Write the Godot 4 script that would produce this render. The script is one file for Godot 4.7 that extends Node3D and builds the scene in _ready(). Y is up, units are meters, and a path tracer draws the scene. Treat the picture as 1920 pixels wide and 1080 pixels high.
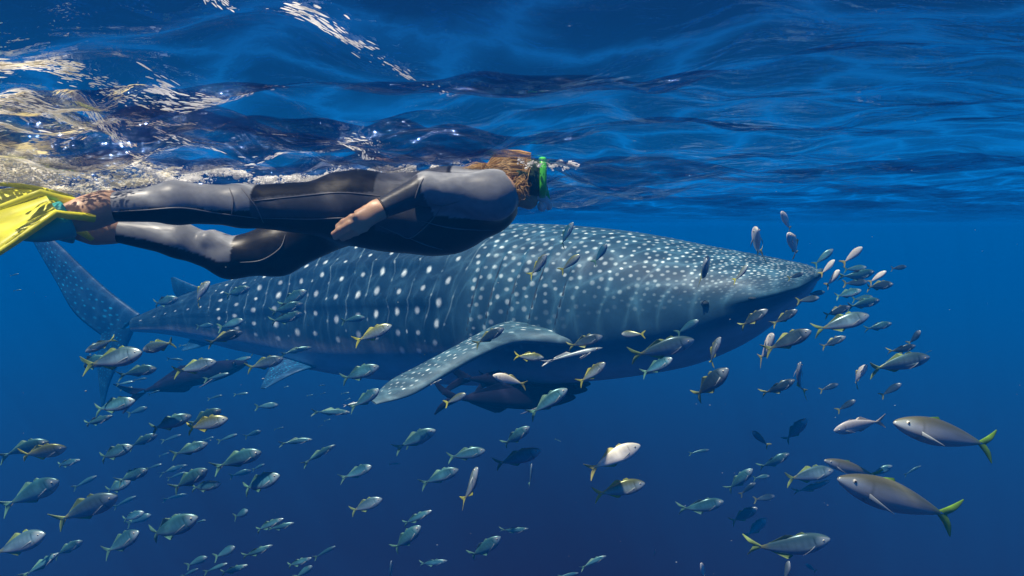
extends Node3D
# A snorkeler, a whale shark and a school of jacks under the sea surface. y is up, the mean water surface is y = 0, units are metres.

var M := {}
var taken := {}
var sun: DirectionalLight3D

func numbered(called: String) -> String:
	var n: int = taken.get(called, 0)
	taken[called] = n + 1
	return called if n == 0 else "%s_%03d" % [called, n]

func tag(o: Node3D, label := "", category := "", group := "", kind := "") -> Node3D:
	if label: o.set_meta("label", label)
	if category: o.set_meta("category", category)
	if group: o.set_meta("group", group)
	if kind: o.set_meta("kind", kind)
	return o

func mesh_node(called: String, mesh: Mesh, mat: Material, parent: Node3D) -> MeshInstance3D:
	var o := MeshInstance3D.new()
	o.name = called
	o.mesh = mesh
	o.material_override = mat
	parent.add_child(o, true)
	return o

func thing(called: String, at := Vector3.ZERO) -> Node3D:
	var o := Node3D.new()
	o.name = numbered(called)
	add_child(o, true)
	o.position = at
	return o

func lin(r: float, g: float, b: float, a := 1.0) -> Color:
	return Color(r, g, b, a).linear_to_srgb()

# grid of points (rows of equal length) to a smooth mesh; wrap joins the last column to the first
func grid_mesh(rows: Array, wrap: bool, cols: Array = [], uvs: Array = [], flip := false) -> ArrayMesh:
	var st := SurfaceTool.new()
	st.begin(Mesh.PRIMITIVE_TRIANGLES)
	st.set_smooth_group(0)
	var n: int = rows[0].size()
	for i in rows.size():
		for j in n:
			if cols: st.set_color(cols[i][j])
			if uvs: st.set_uv(uvs[i][j])
			st.add_vertex(rows[i][j])
	for i in rows.size() - 1:
		for j in (n if wrap else n - 1):
			var a := i * n + j
			var b := i * n + (j + 1) % n
			var c := a + n
			var d := b + n
			if flip:
				for k in [a, c, b, b, c, d]: st.add_index(k)
			else:
				for k in [a, b, c, b, d, c]: st.add_index(k)
	st.generate_normals()
	return st.commit()

func _ready() -> void:
	# --- camera
	var cam := Camera3D.new()
	cam.name = "camera"
	add_child(cam)
	cam.position = Vector3(0, -0.24, 0)
	cam.rotation_degrees = Vector3(-5.03, 0, 0)
	cam.fov = 46.7
	cam.near = 0.05
	cam.far = 900.0
	cam.current = true
	# --- sky: the open water beyond the haze, dark below and light above
	var sm := ProceduralSkyMaterial.new()
	sm.sky_top_color = lin(0.003, 0.020, 0.085)
	sm.sky_horizon_color = lin(0.001, 0.145, 0.37)
	sm.sky_curve = 0.095
	sm.ground_horizon_color = lin(0.000, 0.064, 0.16)
	sm.ground_bottom_color = lin(0.0070, 0.000, 0.003)
	sm.ground_curve = 0.09
	sm.sun_angle_max = 40.0
	sm.sun_curve = 0.3
	var sky := Sky.new()
	sky.sky_material = sm
	var env := Environment.new()
	env.background_mode = Environment.BG_SKY
	env.sky = sky
	env.background_energy_multiplier = 1.0
	env.tonemap_mode = Environment.TONE_MAPPER_LINEAR
	env.tonemap_exposure = 2.2
	env.fog_enabled = true
	env.fog_density = 0.049
	env.fog_light_color = lin(0.0, 0.25, 1.0)
	env.sdfgi_enabled = true
	env.ssao_enabled = true
	env.ssil_enabled = true
	var we := WorldEnvironment.new()
	we.name = "world_environment"
	we.environment = env
	add_child(we)
	# --- the sun, high, a little behind the camera's left shoulder
	sun = DirectionalLight3D.new()
	sun.name = "sun"
	sun.light_energy = 1.6
	sun.light_color = Color(1.0, 0.95, 0.86)
	sun.light_angular_distance = 0.5
	sun.shadow_enabled = true
	add_child(sun)
	sun.look_at_from_position(Vector3(-0.34, 0.92, 0.26) * 10.0, Vector3.ZERO, Vector3.FORWARD)
	materials()
	sea_surface()
	fish_materials()
	whale_shark()
	snorkeler()
	foam()
	school()

func plain_texture(c: Color) -> ImageTexture:
	var im := Image.create_empty(4, 4, false, Image.FORMAT_RGBA8)
	im.fill(c)
	return ImageTexture.create_from_image(im)

func materials() -> void:
	var w := StandardMaterial3D.new()
	w.resource_name = "sea surface"
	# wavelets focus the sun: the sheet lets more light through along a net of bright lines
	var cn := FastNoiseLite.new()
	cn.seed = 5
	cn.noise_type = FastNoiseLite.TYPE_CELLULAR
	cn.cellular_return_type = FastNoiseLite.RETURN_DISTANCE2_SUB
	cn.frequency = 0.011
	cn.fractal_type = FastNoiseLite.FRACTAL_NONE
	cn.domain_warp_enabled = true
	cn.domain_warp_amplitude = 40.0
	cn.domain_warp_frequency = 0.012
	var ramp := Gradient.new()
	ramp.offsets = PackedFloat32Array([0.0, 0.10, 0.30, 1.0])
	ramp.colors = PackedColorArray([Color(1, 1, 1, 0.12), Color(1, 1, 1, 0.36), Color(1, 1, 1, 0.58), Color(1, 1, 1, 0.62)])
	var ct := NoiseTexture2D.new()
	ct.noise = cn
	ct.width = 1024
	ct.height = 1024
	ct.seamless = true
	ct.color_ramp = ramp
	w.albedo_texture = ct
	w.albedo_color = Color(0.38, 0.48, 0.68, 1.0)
	w.transparency = BaseMaterial3D.TRANSPARENCY_ALPHA
	w.metallic = 1.0
	w.roughness = 0.03
	var n := FastNoiseLite.new()
	n.seed = 11
	n.noise_type = FastNoiseLite.TYPE_SIMPLEX_SMOOTH
	n.frequency = 0.009
	n.fractal_octaves = 4
	n.fractal_gain = 0.55
	n.domain_warp_enabled = true
	n.domain_warp_amplitude = 22.0
	n.domain_warp_frequency = 0.008
	var nt := NoiseTexture2D.new()
	nt.noise = n
	nt.width = 1024
	nt.height = 1024
	nt.seamless = true
	nt.as_normal_map = true
	nt.bump_strength = 14.0
	w.normal_enabled = true
	w.normal_texture = nt
	w.normal_scale = 1.5
	M.sea = w

var wx := PackedFloat32Array()
var wz := PackedFloat32Array()
var amp := PackedFloat32Array()
var ph := PackedFloat32Array()
var wl := PackedFloat32Array()
var warp := FastNoiseLite.new()

# the kicking swimmer and the wind leave the water rougher on one side
func choppy(x: float, z: float) -> float:
	return 0.75 + 1.35 * smooth(0.6, -1.1, x + 0.25 * z + 0.3 + 0.5 * warp.get_noise_2d(x * 0.6, z * 0.6))

func sea_height(x: float, z: float) -> float:
	var q := warp.get_noise_2d(x, z) * 0.12
	var h := 0.0
	for k in wl.size():
		h += amp[k] * (choppy(x, z) if wl[k] < 0.8 else 1.0) * sin(wx[k] * (x + q) + wz[k] * (z + q) + ph[k])
	return h

# --- the sea surface, one sheet of crossing ripples, finer where the scene stands
func sea_surface() -> void:
	var rng := RandomNumberGenerator.new()
	rng.seed = 7
	for i in 34:
		var l := 0.06 * pow(38.0, i / 33.0)
		var th := PI * 0.5 + rng.randfn(0.0, 0.50)
		var k := TAU / l
		var slope := 0.056 + 0.045 * exp(-pow(log(l / 0.30), 2.0))
		wl.append(l); wx.append(k * cos(th)); wz.append(k * sin(th)); amp.append(slope / k); ph.append(rng.randf() * TAU)
	var n := 520
	var half := n / 2
	var c := Vector2(0.0, -1.6)
	var ax := PackedFloat32Array()
	for i in n + 1:
		ax.append(0.9 * sinh((i - half) / float(half) * 6.2))
	var verts := PackedVector3Array()
	var norms := PackedVector3Array()
	var uvs := PackedVector2Array()
	uvs.resize((n + 1) * (n + 1))
	verts.resize((n + 1) * (n + 1))
	norms.resize((n + 1) * (n + 1))
	warp.seed = 3
	warp.frequency = 0.9
	var at := 0
	for j in n + 1:
		for i in n + 1:
			var x := ax[i] + c.x
			var z := ax[j] + c.y
			var cell := maxf(absf(ax[mini(i + 1, n)] - ax[maxi(i - 1, 0)]), absf(ax[mini(j + 1, n)] - ax[maxi(j - 1, 0)])) * 0.5
			var h := 0.0
			var dx := 0.0
			var dz := 0.0
			var q := warp.get_noise_2d(x, z) * 0.12
			var chop := choppy(x, z)
			for k in range(wl.size() - 1, -1, -1):
				var f := wl[k] / cell - 2.5
				if f <= 0.0:
					break
				f = minf(f / 3.0, 1.0) * amp[k] * (chop if wl[k] < 0.8 else 1.0)
				var p := wx[k] * (x + q) + wz[k] * (z + q) + ph[k]
				h += f * sin(p)
				var d := f * cos(p)
				dx += d * wx[k]
				dz += d * wz[k]
			verts[at] = Vector3(x, h, z)
			uvs[at] = Vector2(x * 0.31, z * 0.72)
			norms[at] = Vector3(-dx, 1.0, -dz).normalized()
			at += 1
	var index := PackedInt32Array()
	index.resize(n * n * 6)
	at = 0
	for j in n:
		for i in n:
			var a := j * (n + 1) + i
			for k in [a, a + 1, a + n + 1, a + 1, a + n + 2, a + n + 1]:
				index[at] = k
				at += 1
	var arrays := []
	arrays.resize(Mesh.ARRAY_MAX)
	arrays[Mesh.ARRAY_VERTEX] = verts
	arrays[Mesh.ARRAY_NORMAL] = norms
	arrays[Mesh.ARRAY_TEX_UV] = uvs
	arrays[Mesh.ARRAY_INDEX] = index
	var m := ArrayMesh.new()
	m.add_surface_from_arrays(Mesh.PRIMITIVE_TRIANGLES, arrays)
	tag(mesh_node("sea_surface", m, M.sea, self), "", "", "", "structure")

# stations along the whale shark from tail stalk to snout: place of the middle of the section, half height, half width
func shark_stations() -> Array:
	return [
		[0.0000, Vector3(-5.725, -1.679, -9.998), 0.104, 0.059],
		[0.0390, Vector3(-5.152, -1.563, -9.686), 0.201, 0.111],
		[0.0701, Vector3(-4.716, -1.480, -9.442), 0.291, 0.156],
		[0.1169, Vector3(-4.094, -1.406, -9.077), 0.406, 0.218],
		[0.1481, Vector3(-3.700, -1.371, -8.834), 0.470, 0.261],
		[0.1949, Vector3(-3.137, -1.300, -8.469), 0.562, 0.340],
		[0.2728, Vector3(-2.283, -1.201, -7.878), 0.718, 0.457],
		[0.3507, Vector3(-1.528, -1.101, -7.305), 0.783, 0.543],
		[0.4287, Vector3(-0.873, -1.026, -6.783), 0.784, 0.613],
		[0.5066, Vector3(-0.303, -0.960, -6.279), 0.758, 0.644],
		[0.5846, Vector3(0.187, -0.899, -5.827), 0.708, 0.644],
		[0.6625, Vector3(0.611, -0.854, -5.428), 0.634, 0.628],
		[0.7405, Vector3(0.984, -0.818, -5.097), 0.548, 0.608],
		[0.8184, Vector3(1.318, -0.787, -4.819), 0.445, 0.579],
		[0.8769, Vector3(1.550, -0.739, -4.645), 0.349, 0.534],
		[0.9275, Vector3(1.737, -0.677, -4.506), 0.249, 0.467],
		[0.9743, Vector3(1.907, -0.604, -4.402), 0.139, 0.342],
		[0.9899, Vector3(1.961, -0.573, -4.367), 0.089, 0.250],
		[1.0000, Vector3(1.997, -0.541, -4.350), 0.040, 0.130],
	]

func cat1(a: float, b: float, c: float, d: float, t: float) -> float:
	return 0.5 * (2.0 * b + (c - a) * t + (2.0 * a - 5.0 * b + 4.0 * c - d) * t * t + (3.0 * b - a - 3.0 * c + d) * t * t * t)

# section of the shark at s (0 tail stalk .. 1 snout): [centre, half height, half width]
func shark_at(S: Array, s: float) -> Array:
	var n := S.size() - 1
	var i := 0
	while i < n - 1 and S[i + 1][0] < s:
		i += 1
	var t: float = clampf((s - S[i][0]) / (S[i + 1][0] - S[i][0]), 0.0, 1.0)
	var p0: Array = S[maxi(i - 1, 0)]
	var p1: Array = S[i]
	var p2: Array = S[i + 1]
	var p3: Array = S[mini(i + 2, n)]
	var c: Vector3 = p1[1].cubic_interpolate(p2[1], p0[1], p3[1], t)
	return [c, cat1(p0[2], p1[2], p2[2], p3[2], t), cat1(p0[3], p1[3], p2[3], p3[3], t)]

func smooth(a: float, b: float, x: float) -> float:
	var t := clampf((x - a) / (b - a), 0.0, 1.0)
	return t * t * (3.0 - 2.0 * t)

# point on the shark's skin; v is 0 at the back, 1 at the belly; side -1 faces the swimmer
func shark_skin(S: Array, s: float, v: float, side: float) -> Vector3:
	var q := shark_at(S, s)
	var th := v * PI
	var up := cos(th)
	var out := pow(maxf(sin(th), 0.0), 0.9)
	var r := 1.0
	# three long ridges on each flank, fading towards the gills
	var body := smooth(0.0, 0.10, s) * (1.0 - smooth(0.46, 0.58, s))
	for k in [[0.17, 0.034], [0.30, 0.046], [0.43 + 0.05 * (1.0 - s), 0.052]]:
		var d: float = (v - k[0]) / 0.022
		var below: float = (v - k[0] - 0.03) / 0.03
		r += body * k[1] * (exp(-d * d) - 0.45 * exp(-below * below))
	# the five gill flaps stand proud at their rear edge
	for g in 5:
		var sg := gill_s(g, v)
		var e := (s - sg) / 0.024
		if e > 0.0 and e < 1.0 and v > 0.2 and v < 0.72:
			r += 0.034 * (1.0 - e) * smooth(0.2, 0.3, v) * (1.0 - smooth(0.60, 0.72, v)) * smooth(0.0, 0.07, e)
	# the lower jaw sits back under the upper lip
	var lip := 0.50 + 0.035 * smooth(0.93, 1.0, s)
	r -= 0.040 * smooth(0.88, 0.95, s) * smooth(lip, lip + 0.05, v)
	r += 0.022 * smooth(0.88, 0.94, s) * exp(-pow((v - lip + 0.015) / 0.03, 2.0))
	var fwd: Vector3 = (shark_at(S, minf(s + 0.02, 1.0))[0] - shark_at(S, maxf(s - 0.02, 0.0))[0]).normalized()
	var lat := Vector3(fwd.z, 0, -fwd.x).normalized() * side
	return q[0] + Vector3.UP * (q[1] * up * r) - lat * (q[2] * out * r)

func gill_s(g: int, v: float) -> float:
	return [0.563, 0.588, 0.617, 0.648, 0.684][g] + 0.05 * (0.45 - v) + 0.012 * sin((v - 0.2) * 7.0)

func ellipse(im: Image, cx: float, cy: float, rx: float, ry: float, c: Color, soft := 0.5, strength := 1.0, lean := 0.0) -> void:
	var w := im.get_width()
	var h := im.get_height()
	for y in range(maxi(0, int(cy - ry - 1)), mini(h, int(cy + ry + 2))):
		for x in range(maxi(0, int(cx - rx - absf(lean) * ry - 1)), mini(w, int(cx + rx + absf(lean) * ry + 2))):
			var dy := (y - cy) / ry
			var dx := (x - cx - lean * (y - cy)) / rx
			var d := sqrt(dx * dx + dy * dy)
			if d < 1.0:
				var a := strength * clampf((1.0 - d) / soft, 0.0, 1.0)
				im.set_pixel(x, y, im.get_pixel(x, y).lerp(c, a))

func shark_texture() -> ImageTexture:
	var w := 2048
	var h := 768
	var im := Image.create_empty(w, h, false, Image.FORMAT_RGBA8)
	var rng := RandomNumberGenerator.new()
	rng.seed = 21
	var n1 := FastNoiseLite.new()
	n1.frequency = 0.012
	n1.fractal_octaves = 4
	var dark := Color(0.008, 0.042, 0.085)
	var grey := Color(0.034, 0.115, 0.185)
	var pale := Color(0.34, 0.45, 0.55)
	# ground tone: dark slate back, greyer head, pale belly
	for y in h / 2:
		for x in w / 2:
			var s := x * 2 / float(w)
			var v := y * 2 / float(h)
			var f := n1.get_noise_2d(x * 2, y * 2)
			var edge := 0.60 + 0.045 * f + 0.05 * smooth(0.55, 0.6, s) - 0.06 * smooth(0.75, 0.95, s)
			var c := dark.lerp(grey, clampf(smooth(0.50, 0.60, s) * 0.75 + 0.25 * f + 0.10 * (1.0 - s), 0.0, 1.0))
			c = c.lerp(grey * 1.15, smooth(edge - 0.2, edge, v) * smooth(0.55, 0.7, s) * 0.8)
			c = c.lerp(pale, smooth(edge, edge + 0.16, v))
			c = c * (1.0 + 0.22 * f)
			c = Color(c.r, c.g, c.b, 1.0).linear_to_srgb()
			im.fill_rect(Rect2i(x * 2, y * 2, 2, 2), c)
	var white := Color(0.86, 0.93, 0.95)
	var faint := Color(0.40, 0.52, 0.58)
	# px along the body for one metre is about w / 7
	# trunk: columns of bright spots between thin wavering pale lines
	var col := 0
	var s := 0.135
	while s < 0.560:
		var x := s * w
		var lean := -0.10 - 0.55 * smooth(0.46, 0.56, s)
		if col % 2 == 0:
			var off := rng.randf() * 6.0
			var v0 := 0.10 + 0.04 * rng.randf()
			var vv := v0
			while vv < 0.60:
				var px := x + lean * (vv - 0.4) * h * 0.45 + 5.0 * sin(vv * 14.0 + off) + 2.5 * sin(vv * 37.0 + off)
				var a := 0.50 * smooth(0.10, 0.22, vv) * (1.0 - smooth(0.5, 0.6, vv)) * (0.55 + 0.45 * sin(vv * 23.0 + off))
				ellipse(im, px, vv * h, 3.0, 5.0, faint, 0.8, a * 1.6)
				vv += 0.004
			vv = v0 + rng.randf() * 0.06
			while vv < 0.62:
				var px := x + lean * (vv - 0.4) * h * 0.45 + 5.0 * sin(vv * 14.0 + off)
				ellipse(im, px, vv * h, rng.randf_range(3.0, 4.6), rng.randf_range(5.0, 9.0), white.lerp(faint, rng.randf()), 0.6, rng.randf_range(0.5, 0.95), lean * 0.4)
				vv += rng.randf_range(0.07, 0.13)
		else:
			var vv := 0.06 + rng.randf() * 0.05
			while vv < 0.66:
				var px := x + lean * (vv - 0.4) * h * 0.45 + rng.randf_range(-4, 4)
				ellipse(im, px + rng.randf_range(-5, 5), vv * h + rng.randf_range(-7, 7), 4.5, 6.5, white.lerp(faint, 0.4), 0.8, 0.7)
				var r := rng.randf_range(7.6, 11.6) * (0.75 + 0.35 * smooth(0.12, 0.4, vv))
				ellipse(im, px, vv * h, r, r * rng.randf_range(1.05, 1.7), white, 0.6, 1.0 - 0.35 * smooth(0.5, 0.66, vv), lean * 0.35)
				vv += rng.randf_range(0.070, 0.095)
		col += 1
		s += rng.randf_range(0.0155, 0.0185)
	# tail stalk: one row of clear spots above the keel and scattered small ones
	s = 0.02
	while s < 0.135:
		ellipse(im, s * w, (0.40 + 0.02 * rng.randf()) * h, 5.0, 11.0, white, 0.5, 0.95, -0.25)
		ellipse(im, (s + 0.008) * w, (0.22 + 0.05 * rng.randf()) * h, 3.5, 7.0, faint, 0.6, 0.9, -0.3)
		ellipse(im, (s + 0.004) * w, (0.60 + 0.05 * rng.randf()) * h, 4.0, 8.0, faint, 0.6, 0.6, -0.3)
		s += rng.randf_range(0.017, 0.022)
	# head and gills: a crowd of smaller spots, finest at the snout
	var placed: Array[Vector2] = []
	for k in 9000:
		var p := Vector2(rng.randf_range(0.565, 1.0), rng.randf_range(0.02, 0.66))
		var fine := smooth(0.72, 0.95, p.x)
		var low := 0.70 - 0.20 * smooth(0.62, 0.74, p.x) - 0.05 * fine
		if p.y > low:
			continue
		var gap := lerpf(22.0, 12.0, fine)
		var q := Vector2(p.x * w, p.y * h)
		var ok := true
		for o in placed:
			if absf(o.x - q.x) < gap and (o - q).length_squared() < gap * gap:
				ok = false
				break
		if not ok:
			continue
		placed.append(q)
		var r := lerpf(rng.randf_range(5.2, 8.4), rng.randf_range(3.8, 5.6), fine)
		var fade := 1.0 - 0.70 * smooth(low - 0.20, low, p.y)
		var c := white.lerp(faint, rng.randf() * 0.5 + 0.3 * smooth(0.3, 0.5, p.y) * (1.0 - fine))
		ellipse(im, q.x, q.y, r * 1.1, r * rng.randf_range(0.9, 1.4), c, 0.55, fade * rng.randf_range(0.75, 1.0))
	# pale edge in front of each gill slit
	for g in 5:
		for k in 160:
			var v := lerpf(0.26, 0.62, k / 159.0)
			ellipse(im, (gill_s(g, v) + 0.0016) * w, v * h, 2.4, 3.0, faint, 0.8, 0.30 * sin(PI * k / 159.0))
	# scratches and scuffs
	for k in 60:
		var x := rng.randf() * w
		var y := rng.randf_range(0.1, 0.55) * h
		var a := rng.randf_range(-0.5, 0.5)
		for j in int(rng.randf_range(6, 26)):
			ellipse(im, x + j * 2.0, y + j * a, 1.4, 1.4, faint, 0.9, 0.16)
	return ImageTexture.create_from_image(im)

func fin_texture() -> ImageTexture:
	var im := Image.create_empty(1024, 256, false, Image.FORMAT_RGBA8)
	var rng := RandomNumberGenerator.new()
	rng.seed = 5
	var n1 := FastNoiseLite.new()
	n1.frequency = 0.02
	for y in 128:
		for x in 512:
			var f := n1.get_noise_2d(x * 2, y * 4)
			var v := y / 128.0
			var c := Color(0.045, 0.125, 0.180).lerp(Color(0.08, 0.17, 0.23), 1.0 - smooth(0.0, 0.35, v)) * (1.0 + 0.25 * f)
			im.fill_rect(Rect2i(x * 2, y * 2, 2, 2), Color(c.r, c.g, c.b, 1.0).linear_to_srgb())
	var placed: Array[Vector2] = []
	for k in 2500:
		var p := Vector2(rng.randf_range(10, 930), rng.randf_range(70, 245))
		var ok := true
		for o in placed:
			if Vector2((o.x - p.x) * 0.8, o.y - p.y).length() < 31.0:
				ok = false
				break
		if ok:
			placed.append(p)
			var r := rng.randf_range(7.0, 12.0) * (1.0 - 0.2 * p.x / 1024.0)
			ellipse(im, p.x, p.y, r * 1.25, r * 0.95, Color(0.86, 0.93, 0.95), 0.5, rng.randf_range(0.35, 1.0), 0.3)
	return ImageTexture.create_from_image(im)

# a fin as a thin lens lofted through [leading point, trailing point, thickness] from root to tip
func fin_mesh(st: Array, steps := 8, ring := 14) -> ArrayMesh:
	var rows := []
	var uvs := []
	var n := st.size() - 1
	for i in n * steps + 1:
		var k := mini(i / steps, n - 1)
		var t := (i - k * steps) / float(steps)
		var p0: Array = st[maxi(k - 1, 0)]
		var p1: Array = st[k]
		var p2: Array = st[k + 1]
		var p3: Array = st[mini(k + 2, n)]
		var lead: Vector3 = p1[0].cubic_interpolate(p2[0], p0[0], p3[0], t)
		var trail: Vector3 = p1[1].cubic_interpolate(p2[1], p0[1], p3[1], t)
		var thick: float = lerpf(p1[2], p2[2], t)
		var span: Vector3 = ((p2[0] + p2[1]) - (p1[0] + p1[1])).normalized()
		var nor: Vector3 = (trail - lead).cross(span).normalized()
		var row := []
		var uv := []
		for j in ring:
			var a := TAU * j / ring
			var x := 0.5 - 0.5 * cos(a)
			var y := thick * 0.5 * sin(a) * pow(1.0 - 0.85 * x, 0.6) * 1.3
			row.append(lead.lerp(trail, x) + nor * y)
			uv.append(Vector2(float(i) / (n * steps), x))
		rows.append(row)
		uvs.append(uv)
	return grid_mesh(rows, true, [], uvs)

func whale_shark() -> void:
	var S := shark_stations()
	var root := thing("whale_shark", S[8][1])
	tag(root, "huge spotted grey-blue whale shark swimming right beneath the snorkeler", "whale shark")
	var o: Vector3 = root.position
	var skin := StandardMaterial3D.new()
	skin.resource_name = "spotted shark skin"
	skin.albedo_texture = shark_texture()
	skin.roughness = 0.55
	skin.metallic_specular = 0.4
	var bump := NoiseTexture2D.new()
	var bn := FastNoiseLite.new()
	bn.frequency = 0.03
	bn.fractal_octaves = 4
	bump.noise = bn
	bump.width = 512
	bump.height = 512
	bump.seamless = true
	skin.heightmap_enabled = false
	var rows := []
	var uvs := []
	var ns := 300
	var nv := 44
	for i in ns + 1:
		var s := i / float(ns)
		var row := []
		var uv := []
		for j in nv * 2 + 1:
			var v := 1.0 - absf(j - nv) / float(nv)
			row.append(shark_skin(S, s, v, -1.0 if j <= nv else 1.0) - o)
			uv.append(Vector2(s, v))
		rows.append(row)
		uvs.append(uv)
	# rounded snout and closed tail end
	for e in [0, 1]:
		var base: Array = rows[0] if e == 0 else rows[rows.size() - 1]
		var ub: Array = uvs[0] if e == 0 else uvs[uvs.size() - 1]
		var mid: Vector3 = shark_at(S, float(e))[0] - o
		var fwd: Vector3 = (shark_at(S, e * 0.98 + 0.02)[0] - shark_at(S, e * 0.98)[0]).normalized() * (1.0 if e else -1.0)
		for k in 7:
			var a := (k + 1) / 7.0 * PI * 0.5
			var row := []
			for p in base:
				row.append(mid + (p - mid) * maxf(cos(a), 0.001) + fwd * sin(a) * (0.045 if e else 0.02))
			if e:
				rows.append(row)
				uvs.append(ub)
			else:
				rows.push_front(row)
				uvs.push_front(ub)
	mesh_node("body", grid_mesh(rows, false, [], uvs), skin, root)
	var fm := StandardMaterial3D.new()
	fm.resource_name = "spotted fin skin"
	fm.albedo_texture = fin_texture()
	fm.roughness = 0.55
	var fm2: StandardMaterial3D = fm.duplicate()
	fm2.albedo_color = Color(0.08, 0.72, 0.95)  # water haze painted onto these fins as a blue tint
	for f in shark_fins():
		var st: Array = f[1]
		for a in st:
			a[0] -= o
			a[1] -= o
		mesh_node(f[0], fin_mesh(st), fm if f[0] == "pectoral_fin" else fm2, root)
	# gill slits: dark gaps just behind each flap
	var dk := StandardMaterial3D.new()
	dk.resource_name = "dark gap"
	dk.albedo_color = lin(0.022, 0.045, 0.062)
	dk.roughness = 0.8
	for side in [-1.0, 1.0]:
		for g in 5:
			var a := []
			for i in 29:
				var v := lerpf(0.29, 0.61, i / 28.0)
				var wide := 0.0024 * sin(PI * (i + 0.6) / 29.2)
				var sg := gill_s(g, v)
				var row := []
				for j in 5:
					var p := shark_skin(S, sg - wide * j / 4.0, v, side)
					var q := shark_at(S, sg)
					row.append(p + (p - q[0]).normalized() * 0.004 - o)
				a.append(row)
			mesh_node("gill_slit", grid_mesh(a, false, [], [], side > 0), dk, root)
		# eye, nostril and the line of the mouth
		var eye := SphereMesh.new()
		eye.radius = 0.024
		eye.height = 0.036
		eye.radial_segments = 20
		eye.rings = 10
		var ep := shark_skin(S, 0.876, 0.472, side)
		var en := mesh_node("eye", eye, dk, root)
		en.position = ep - o
		var lid := TorusMesh.new()
		lid.inner_radius = 0.020
		lid.outer_radius = 0.031
		lid.rings = 20
		lid.ring_segments = 8
		var ln := mesh_node("eyelid", lid, skin, en)
		ln.rotation_degrees = Vector3(90, 27, 0)
		ln.scale = Vector3(1.15, 0.8, 0.75)
		var nos := SphereMesh.new()
		nos.radius = 0.024
		nos.height = 0.020
		nos.radial_segments = 16
		nos.rings = 8
		mesh_node("nostril", nos, dk, root).position = shark_skin(S, 0.930, 0.490, side) - o
		var mrows := []
		for i in 25:
			var s := lerpf(0.905, 0.996, i / 24.0)
			var v := 0.50 + 0.035 * smooth(0.93, 1.0, s) + 0.006
			var q := shark_at(S, s)
			var row := []
			for j in 4:
				var p := shark_skin(S, s, v + 0.009 * j / 3.0 * sin(PI * (i + 1.0) / 26.0), side)
				row.append(p + (p - q[0]).normalized() * 0.004 - o)
			mrows.append(row)
		mesh_node("mouth_line", grid_mesh(mrows, false, [], [], side < 0), dk, root)

func shark_fins() -> Array:
	return [
		["pectoral_fin", [[Vector3(0.877, -1.085, -5.300), Vector3(0.227, -0.957, -5.650), 0.150], [Vector3(0.540, -1.078, -4.840), Vector3(0.008, -0.950, -5.200), 0.110], [Vector3(0.078, -1.056, -4.800), Vector3(-0.153, -0.972, -5.000), 0.090], [Vector3(-0.210, -1.120, -4.620), Vector3(-0.396, -1.075, -4.800), 0.075], [Vector3(-0.464, -1.236, -4.460), Vector3(-0.629, -1.177, -4.620), 0.060], [Vector3(-0.661, -1.330, -4.320), Vector3(-0.826, -1.262, -4.460), 0.040], [Vector3(-0.874, -1.364, -4.220), Vector3(-0.923, -1.347, -4.260), 0.012]]],
		["far_pectoral_fin", [[Vector3(0.489, -1.647, -6.696), Vector3(0.000, -1.610, -6.783), 0.130], [Vector3(0.146, -1.816, -7.218), Vector3(-0.234, -1.727, -7.218), 0.091], [Vector3(-0.377, -1.943, -7.739), Vector3(-0.691, -1.892, -7.739), 0.052], [Vector3(-0.853, -2.006, -8.087), Vector3(-0.879, -1.993, -8.087), 0.013]]],
		["upper_tail_lobe", [[Vector3(-5.620, -1.508, -9.998), Vector3(-6.165, -1.949, -10.103), 0.091], [Vector3(-6.145, -1.173, -10.138), Vector3(-6.725, -1.551, -10.207), 0.078], [Vector3(-6.598, -0.812, -10.242), Vector3(-7.039, -1.062, -10.277), 0.065], [Vector3(-7.033, -0.446, -10.346), Vector3(-7.353, -0.553, -10.346), 0.046], [Vector3(-7.548, -0.092, -10.450), Vector3(-7.648, -0.108, -10.450), 0.013]]],
		["lower_tail_lobe", [[Vector3(-5.686, -1.703, -9.998), Vector3(-6.281, -1.825, -10.103), 0.078], [Vector3(-5.914, -2.143, -10.033), Vector3(-6.367, -2.214, -10.103), 0.058], [Vector3(-6.152, -2.563, -10.068), Vector3(-6.359, -2.655, -10.103), 0.039], [Vector3(-6.301, -2.965, -10.103), Vector3(-6.343, -2.982, -10.103), 0.010]]],
		["dorsal_fin", [[Vector3(-1.881, -0.434, -7.600), Vector3(-2.777, -0.702, -8.261), 0.130], [Vector3(-2.282, -0.302, -7.739), Vector3(-2.869, -0.471, -8.261), 0.091], [Vector3(-2.768, -0.189, -8.087), Vector3(-2.973, -0.227, -8.261), 0.019]]],
		["second_dorsal_fin", [[Vector3(-4.238, -1.070, -9.182), Vector3(-4.761, -1.242, -9.477), 0.052], [Vector3(-4.537, -0.984, -9.303), Vector3(-4.832, -1.112, -9.477), 0.033], [Vector3(-4.798, -0.912, -9.442), Vector3(-4.861, -0.929, -9.477), 0.008]]],
		["pelvic_fin", [[Vector3(-2.209, -1.817, -7.565), Vector3(-2.820, -1.760, -7.913), 0.065], [Vector3(-2.399, -1.836, -7.391), Vector3(-2.876, -1.898, -7.739), 0.046], [Vector3(-2.777, -2.025, -7.391), Vector3(-2.864, -2.048, -7.461), 0.013]]],
		["anal_fin", [[Vector3(-4.004, -1.764, -9.008), Vector3(-4.492, -1.732, -9.269), 0.039], [Vector3(-4.267, -1.853, -9.095), Vector3(-4.571, -1.846, -9.269), 0.026], [Vector3(-4.587, -1.935, -9.216), Vector3(-4.650, -1.937, -9.269), 0.008]]],
	]

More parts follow.
